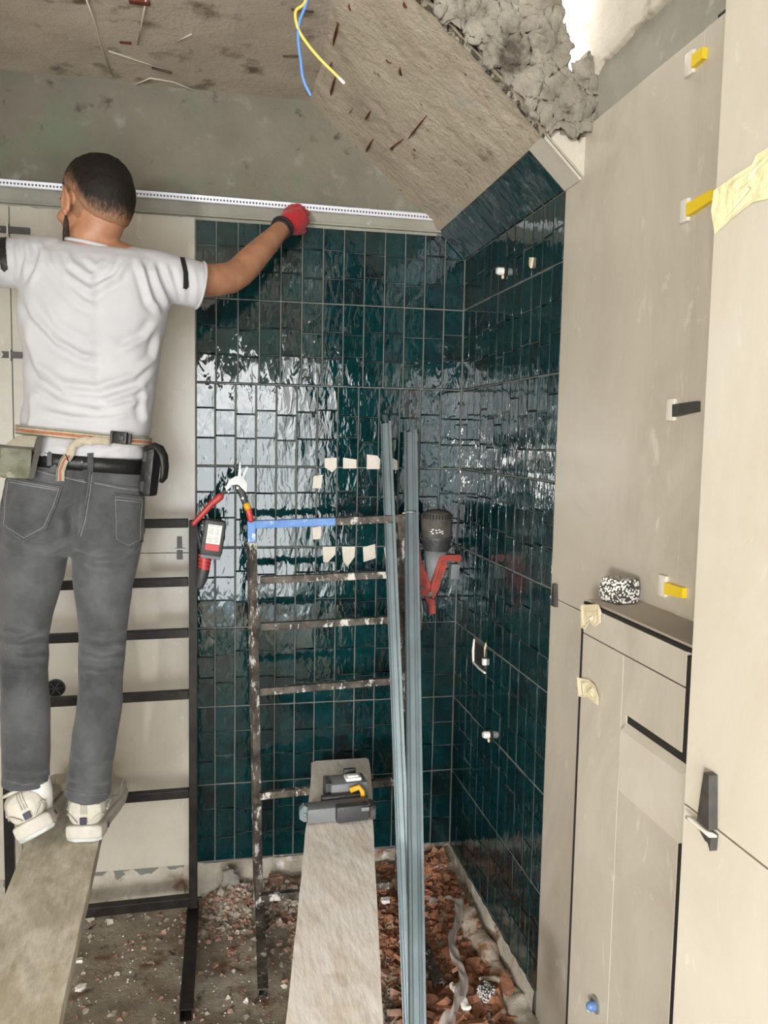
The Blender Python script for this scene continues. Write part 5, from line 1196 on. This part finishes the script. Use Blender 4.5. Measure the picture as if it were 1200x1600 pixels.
# camouflage pouch on the left hip
pc = P(24, 722, 2.13); RP_ = Matrix.Rotation(math.radians(14), 3, 'Z') @ brot(4)
pou = part(MB().box(pc, (.072, .050, .078), RP_, bev=.012), 'belt_pouch', 'camo', man, 40); 
def sub(mb, name, mat, par, sm=False, label=None):
    o = mb.build(name, M[mat], None, sm, loc=ROOT); o.location = (0, 0, 0); o.parent = par
    if label: o['label'] = label
    return o
sub(MB().prism([pc+RP_ @ Vector(q) for q in ((-.030, -.027, .034), (.036, -.027, .034), (.044, -.022, .066), (.002, -.020, .064))], RP_ @ Vector((0, .014, 0))), 'pouch_flap', 'canvas_tan', pou); sub(MB().prism([pc+RP_ @ Vector(q) for q in ((.030, -.028, -.038), (.042, -.028, -.034), (.058, -.024, .066), (.044, -.026, .066))], RP_ @ Vector((0, .014, 0))), 'pouch_binding', 'canvas_dark', pou)
sub(MB().box(pc+RP_ @ Vector((0, -.001, .036)), (.074, .054, .006), RP_, bev=.002), 'pouch_rim', 'canvas_dark', pou, 40); sub(MB().box(pc+RP_ @ Vector((-.042, .002, .010)), (.016, .030, .056), RP_, bev=.006), 'side_pocket', 'canvas_dark', pou, 40)
# black holster on the right hip
hc = P(235, 736, 2.205); RH = Matrix.Rotation(math.radians(-25), 3, 'Z') @ brot(7)
ho = part(MB().box(hc, (.034, .044, .128), RH, bev=.009), 'holster', 'leather', man, 40)
sub(MB().tube([hc+RH @ Vector(q) for q in ((-.004, -.012, .058), (.010, -.013, .066), (.026, -.012, .062), (.038, -.011, .044), (.044, -.010, .018), (.044, -.009, -.010), (.038, -.009, -.022))], [.014, .016, .016, .016, .015, .014, .009], 12, flat=.55, up=(0, 1, 0)), 'holster_flap', 'leather', ho, True)
for z in (.036, -.040): sub(MB().box(hc+RH @ Vector((-.007, -.0225, z)), (.010, .003, .026), RH, bev=.001), 'press_stud', 'dark_plastic', ho)

# ---- red gloves
def glove(W, K, fing, thumb, name, cuffd):
    g = MB(); g.cap_tube([W, W.lerp(K[1], .35), W.lerp(K[1], .8)], [.031, .036, .036], 18, .8)
    for q in K: g.cap_tube([W.lerp(q, .25), q], [.020, .0135], 12)
    for k, f in enumerate(fing): g.cap_tube([K[k]]+f, [.0125, .0118, .0108, .0098][:1+len(f)], 12)
    g.cap_tube(thumb, [.018, .0145, .0125, .0105][:len(thumb)], 12)
    me = remesh(g, .0030, 3); v, n = arr(me); v = v+n*(nz(v, 60, 1, .0012))[:, None]; seta(me, v); go = finish(me, 'glove', 'glove', man, ROOT)
    d = cuffd.normalized(); cuff(W-d*.006, d, .0310, 'glove_cuff', 'glove_cuff', go, .0050); cuff(W-d*.020, d, .0290, 'wrist_band', 'glove_cuff', go, .0045); return go
W_ = P(443, 354, 2.565)
K = [P(463, 334, 2.630), P(470, 340, 2.632), P(471, 350, 2.630), P(466, 361, 2.624)]
fing = [[P(470, 327, 2.664), P(472, 326, 2.686), P(470, 331, 2.692)], [P(477, 332, 2.668), P(479, 333, 2.689), P(476, 338, 2.693)], [P(478, 344, 2.664), P(479, 346, 2.685), P(476, 350, 2.690)], [P(472, 358, 2.654), P(474, 360, 2.675), P(471, 363, 2.684)]]
glove(W_, K, fing, [P(446, 344, 2.585), P(449, 332, 2.625), P(457, 325, 2.655), P(467, 323, 2.672)], 'glove', W_-P(420, 379, 2.500))
WL = P(-132, 305, 2.565); K2 = [P(-150, 284, 2.625), P(-159, 287, 2.628), P(-163, 295, 2.626), P(-161, 305, 2.620)]
f2_ = [[P(-154, 272, 2.655), P(-155, 268, 2.668), P(-153, 273, 2.676)], [P(-166, 276, 2.66), P(-168, 273, 2.672), P(-166, 279, 2.678)], [P(-171, 288, 2.658), P(-173, 287, 2.672), P(-170, 293, 2.678)], [P(-168, 302, 2.650), P(-170, 302, 2.664), P(-168, 307, 2.672)]]
glove(WL, K2, f2_, [P(-136, 296, 2.585), P(-138, 282, 2.62), P(-146, 272, 2.645), P(-156, 270, 2.658)], 'glove', WL-P(-106, 350, 2.47))

# ---- socks and shoes
def shoe(heel, yaw, pitch, roll, label):
    R = Matrix.Rotation(yaw, 3, 'Z') @ Matrix.Rotation(roll, 3, 'Y') @ Matrix.Rotation(pitch, 3, 'X')
    sh = bpy.data.objects.new('shoe', None)   # replaced below by the upper
    def S(x, y, z): return heel+R @ Vector((x*1.26, y*1.06, z*1.12))
    def sec(y, w, z0, z1, e=2.6, dx=0, n=24):
        out = []
        for k in range(n):
            a = math.tau*k/n; ct, st = math.cos(a), math.sin(a); out.append(S(dx+math.copysign(abs(ct)**(2/e), ct)*w, y, (z0+z1)/2+math.copysign(abs(st)**(2/e), st)*(z1-z0)/2))
        return out
    up = MB(); up.loft([sec(-.004, .018, .030, .078), sec(.004, .032, .026, .094), sec(.022, .038, .024, .102), sec(.055, .039, .024, .100), (sec(.085, .040, .022, .094)), sec(.12, .043, .020, .086), sec(.16, .047, .018, .072), sec(.20, .048, .016, .060), sec(.24, .043, .016, .050), sec(.268, .028, .018, .040), sec(.275, .012, .020, .032)])
    me = remesh(up, .0035, 3); uo = finish(me, 'shoe', 'shoe_white', man, ROOT, label=label)
    so_ = MB(); so_.loft([sec(-.014, .024, .006, .034, 5), sec(-.008, .036, .001, .036, 5), sec(.02, .041, 0, .032, 6), sec(.07, .038, .002, .028, 6), sec(.12, .042, .002, .026, 6), sec(.18, .050, 0, .024, 6), sec(.235, .047, .002, .022, 6), sec(.272, .032, .008, .024, 5), sec(.286, .014, .014, .026, 4)])
    me = remesh(so_, .0035, 2); finish(me, 'sole', 'shoe_sole', uo, ROOT)
    o = finish(remesh(MB().loft([sec(-.012, .022, -.004, .012, 5), sec(0, .036, -.006, .010, 5), sec(.06, .036, -.004, .010, 5), sec(.16, .046, -.004, .010, 5), sec(.25, .038, -.002, .012, 5), sec(.28, .014, .008, .018, 4)]), .0035, 1), 'tread', 'shoe_grey', uo, ROOT)
    # heel details: navy patch, curved overlays, pull tab
    sub(MB().box(S(0, -.0105, .046), (.017, .006, .017), R, bev=.0015), 'heel_patch', 'navy', uo)
    for s in (-1, 1):
        arc = [S(s*(.010+.026*math.sin(a)), -.010+.026*(1-math.cos(a))*1.0, .036+.022*math.sin(a*1.6)) for a in np.linspace(.15, 1.45, 9)]
        sub(MB().cap_tube(arc, .0028, 8), 'overlay', 'shoe_sole', uo, True)
        sub(MB().cap_tube([S(s*.040, .04+.02*k, .085-.006*k) if False else S(s*(.040+.001*k), .030+.030*k, .058+.010*math.sin(k*1.4)) for k in range(6)], .0030, 8), 'overlay', 'shoe_sole', uo, True)
    for x in (-.005, 0, .005): sub(MB().cap_tube([S(x, -.0085, .062), S(x, -.006, .080), S(x, .002, .096)], .0016, 6), 'pull_tab', 'shoe_sole', uo, True)
    sub(MB().cap_tube([S(.030*math.cos(a), .040+.040*math.sin(a), .100-.004*math.sin(a)) for a in np.linspace(0, math.tau, 25)], .0045, 8), 'ankle_collar', 'shoe_white', uo, True)
    for k in range(5): sub(MB().cap_tube([S(-.022, .100+.018*k, .093-.006*k), S(0, .098+.018*k, .098-.0065*k), S(.022, .100+.018*k, .093-.006*k)], .0025, 6), 'lace', 'shoe_white', uo, True)
    sub(MB().tube([S(.0415, .030, .018), S(.0425, .030, .018)], .007, 14), 'logo_dot', 'navy', uo)
    return uo
hr_ = at(133, 1305, 2, .487); shoe(Vector((hr_.x, hr_.y-.010, .4825)), math.radians(-6), 0, 0, 'right shoe, flat on the plank')
hl_ = at(58, 1302, 1, 2.092); shoe(hl_, math.radians(10), math.radians(-12), math.radians(-24), 'left shoe, heel lifted and tilted')
part(MB().tube([P(54, 1212, 2.150), P(60, 1236, 2.150), P(64, 1274, 2.165)], [.034, .034, .030], 18), 'sock', 'sock', man, True); part(MB().tube([P(137, 1230, 2.192), P(138, 1250, 2.200), P(138, 1280, 2.212)], [.035, .034, .030], 18), 'sock', 'sock', man, True)
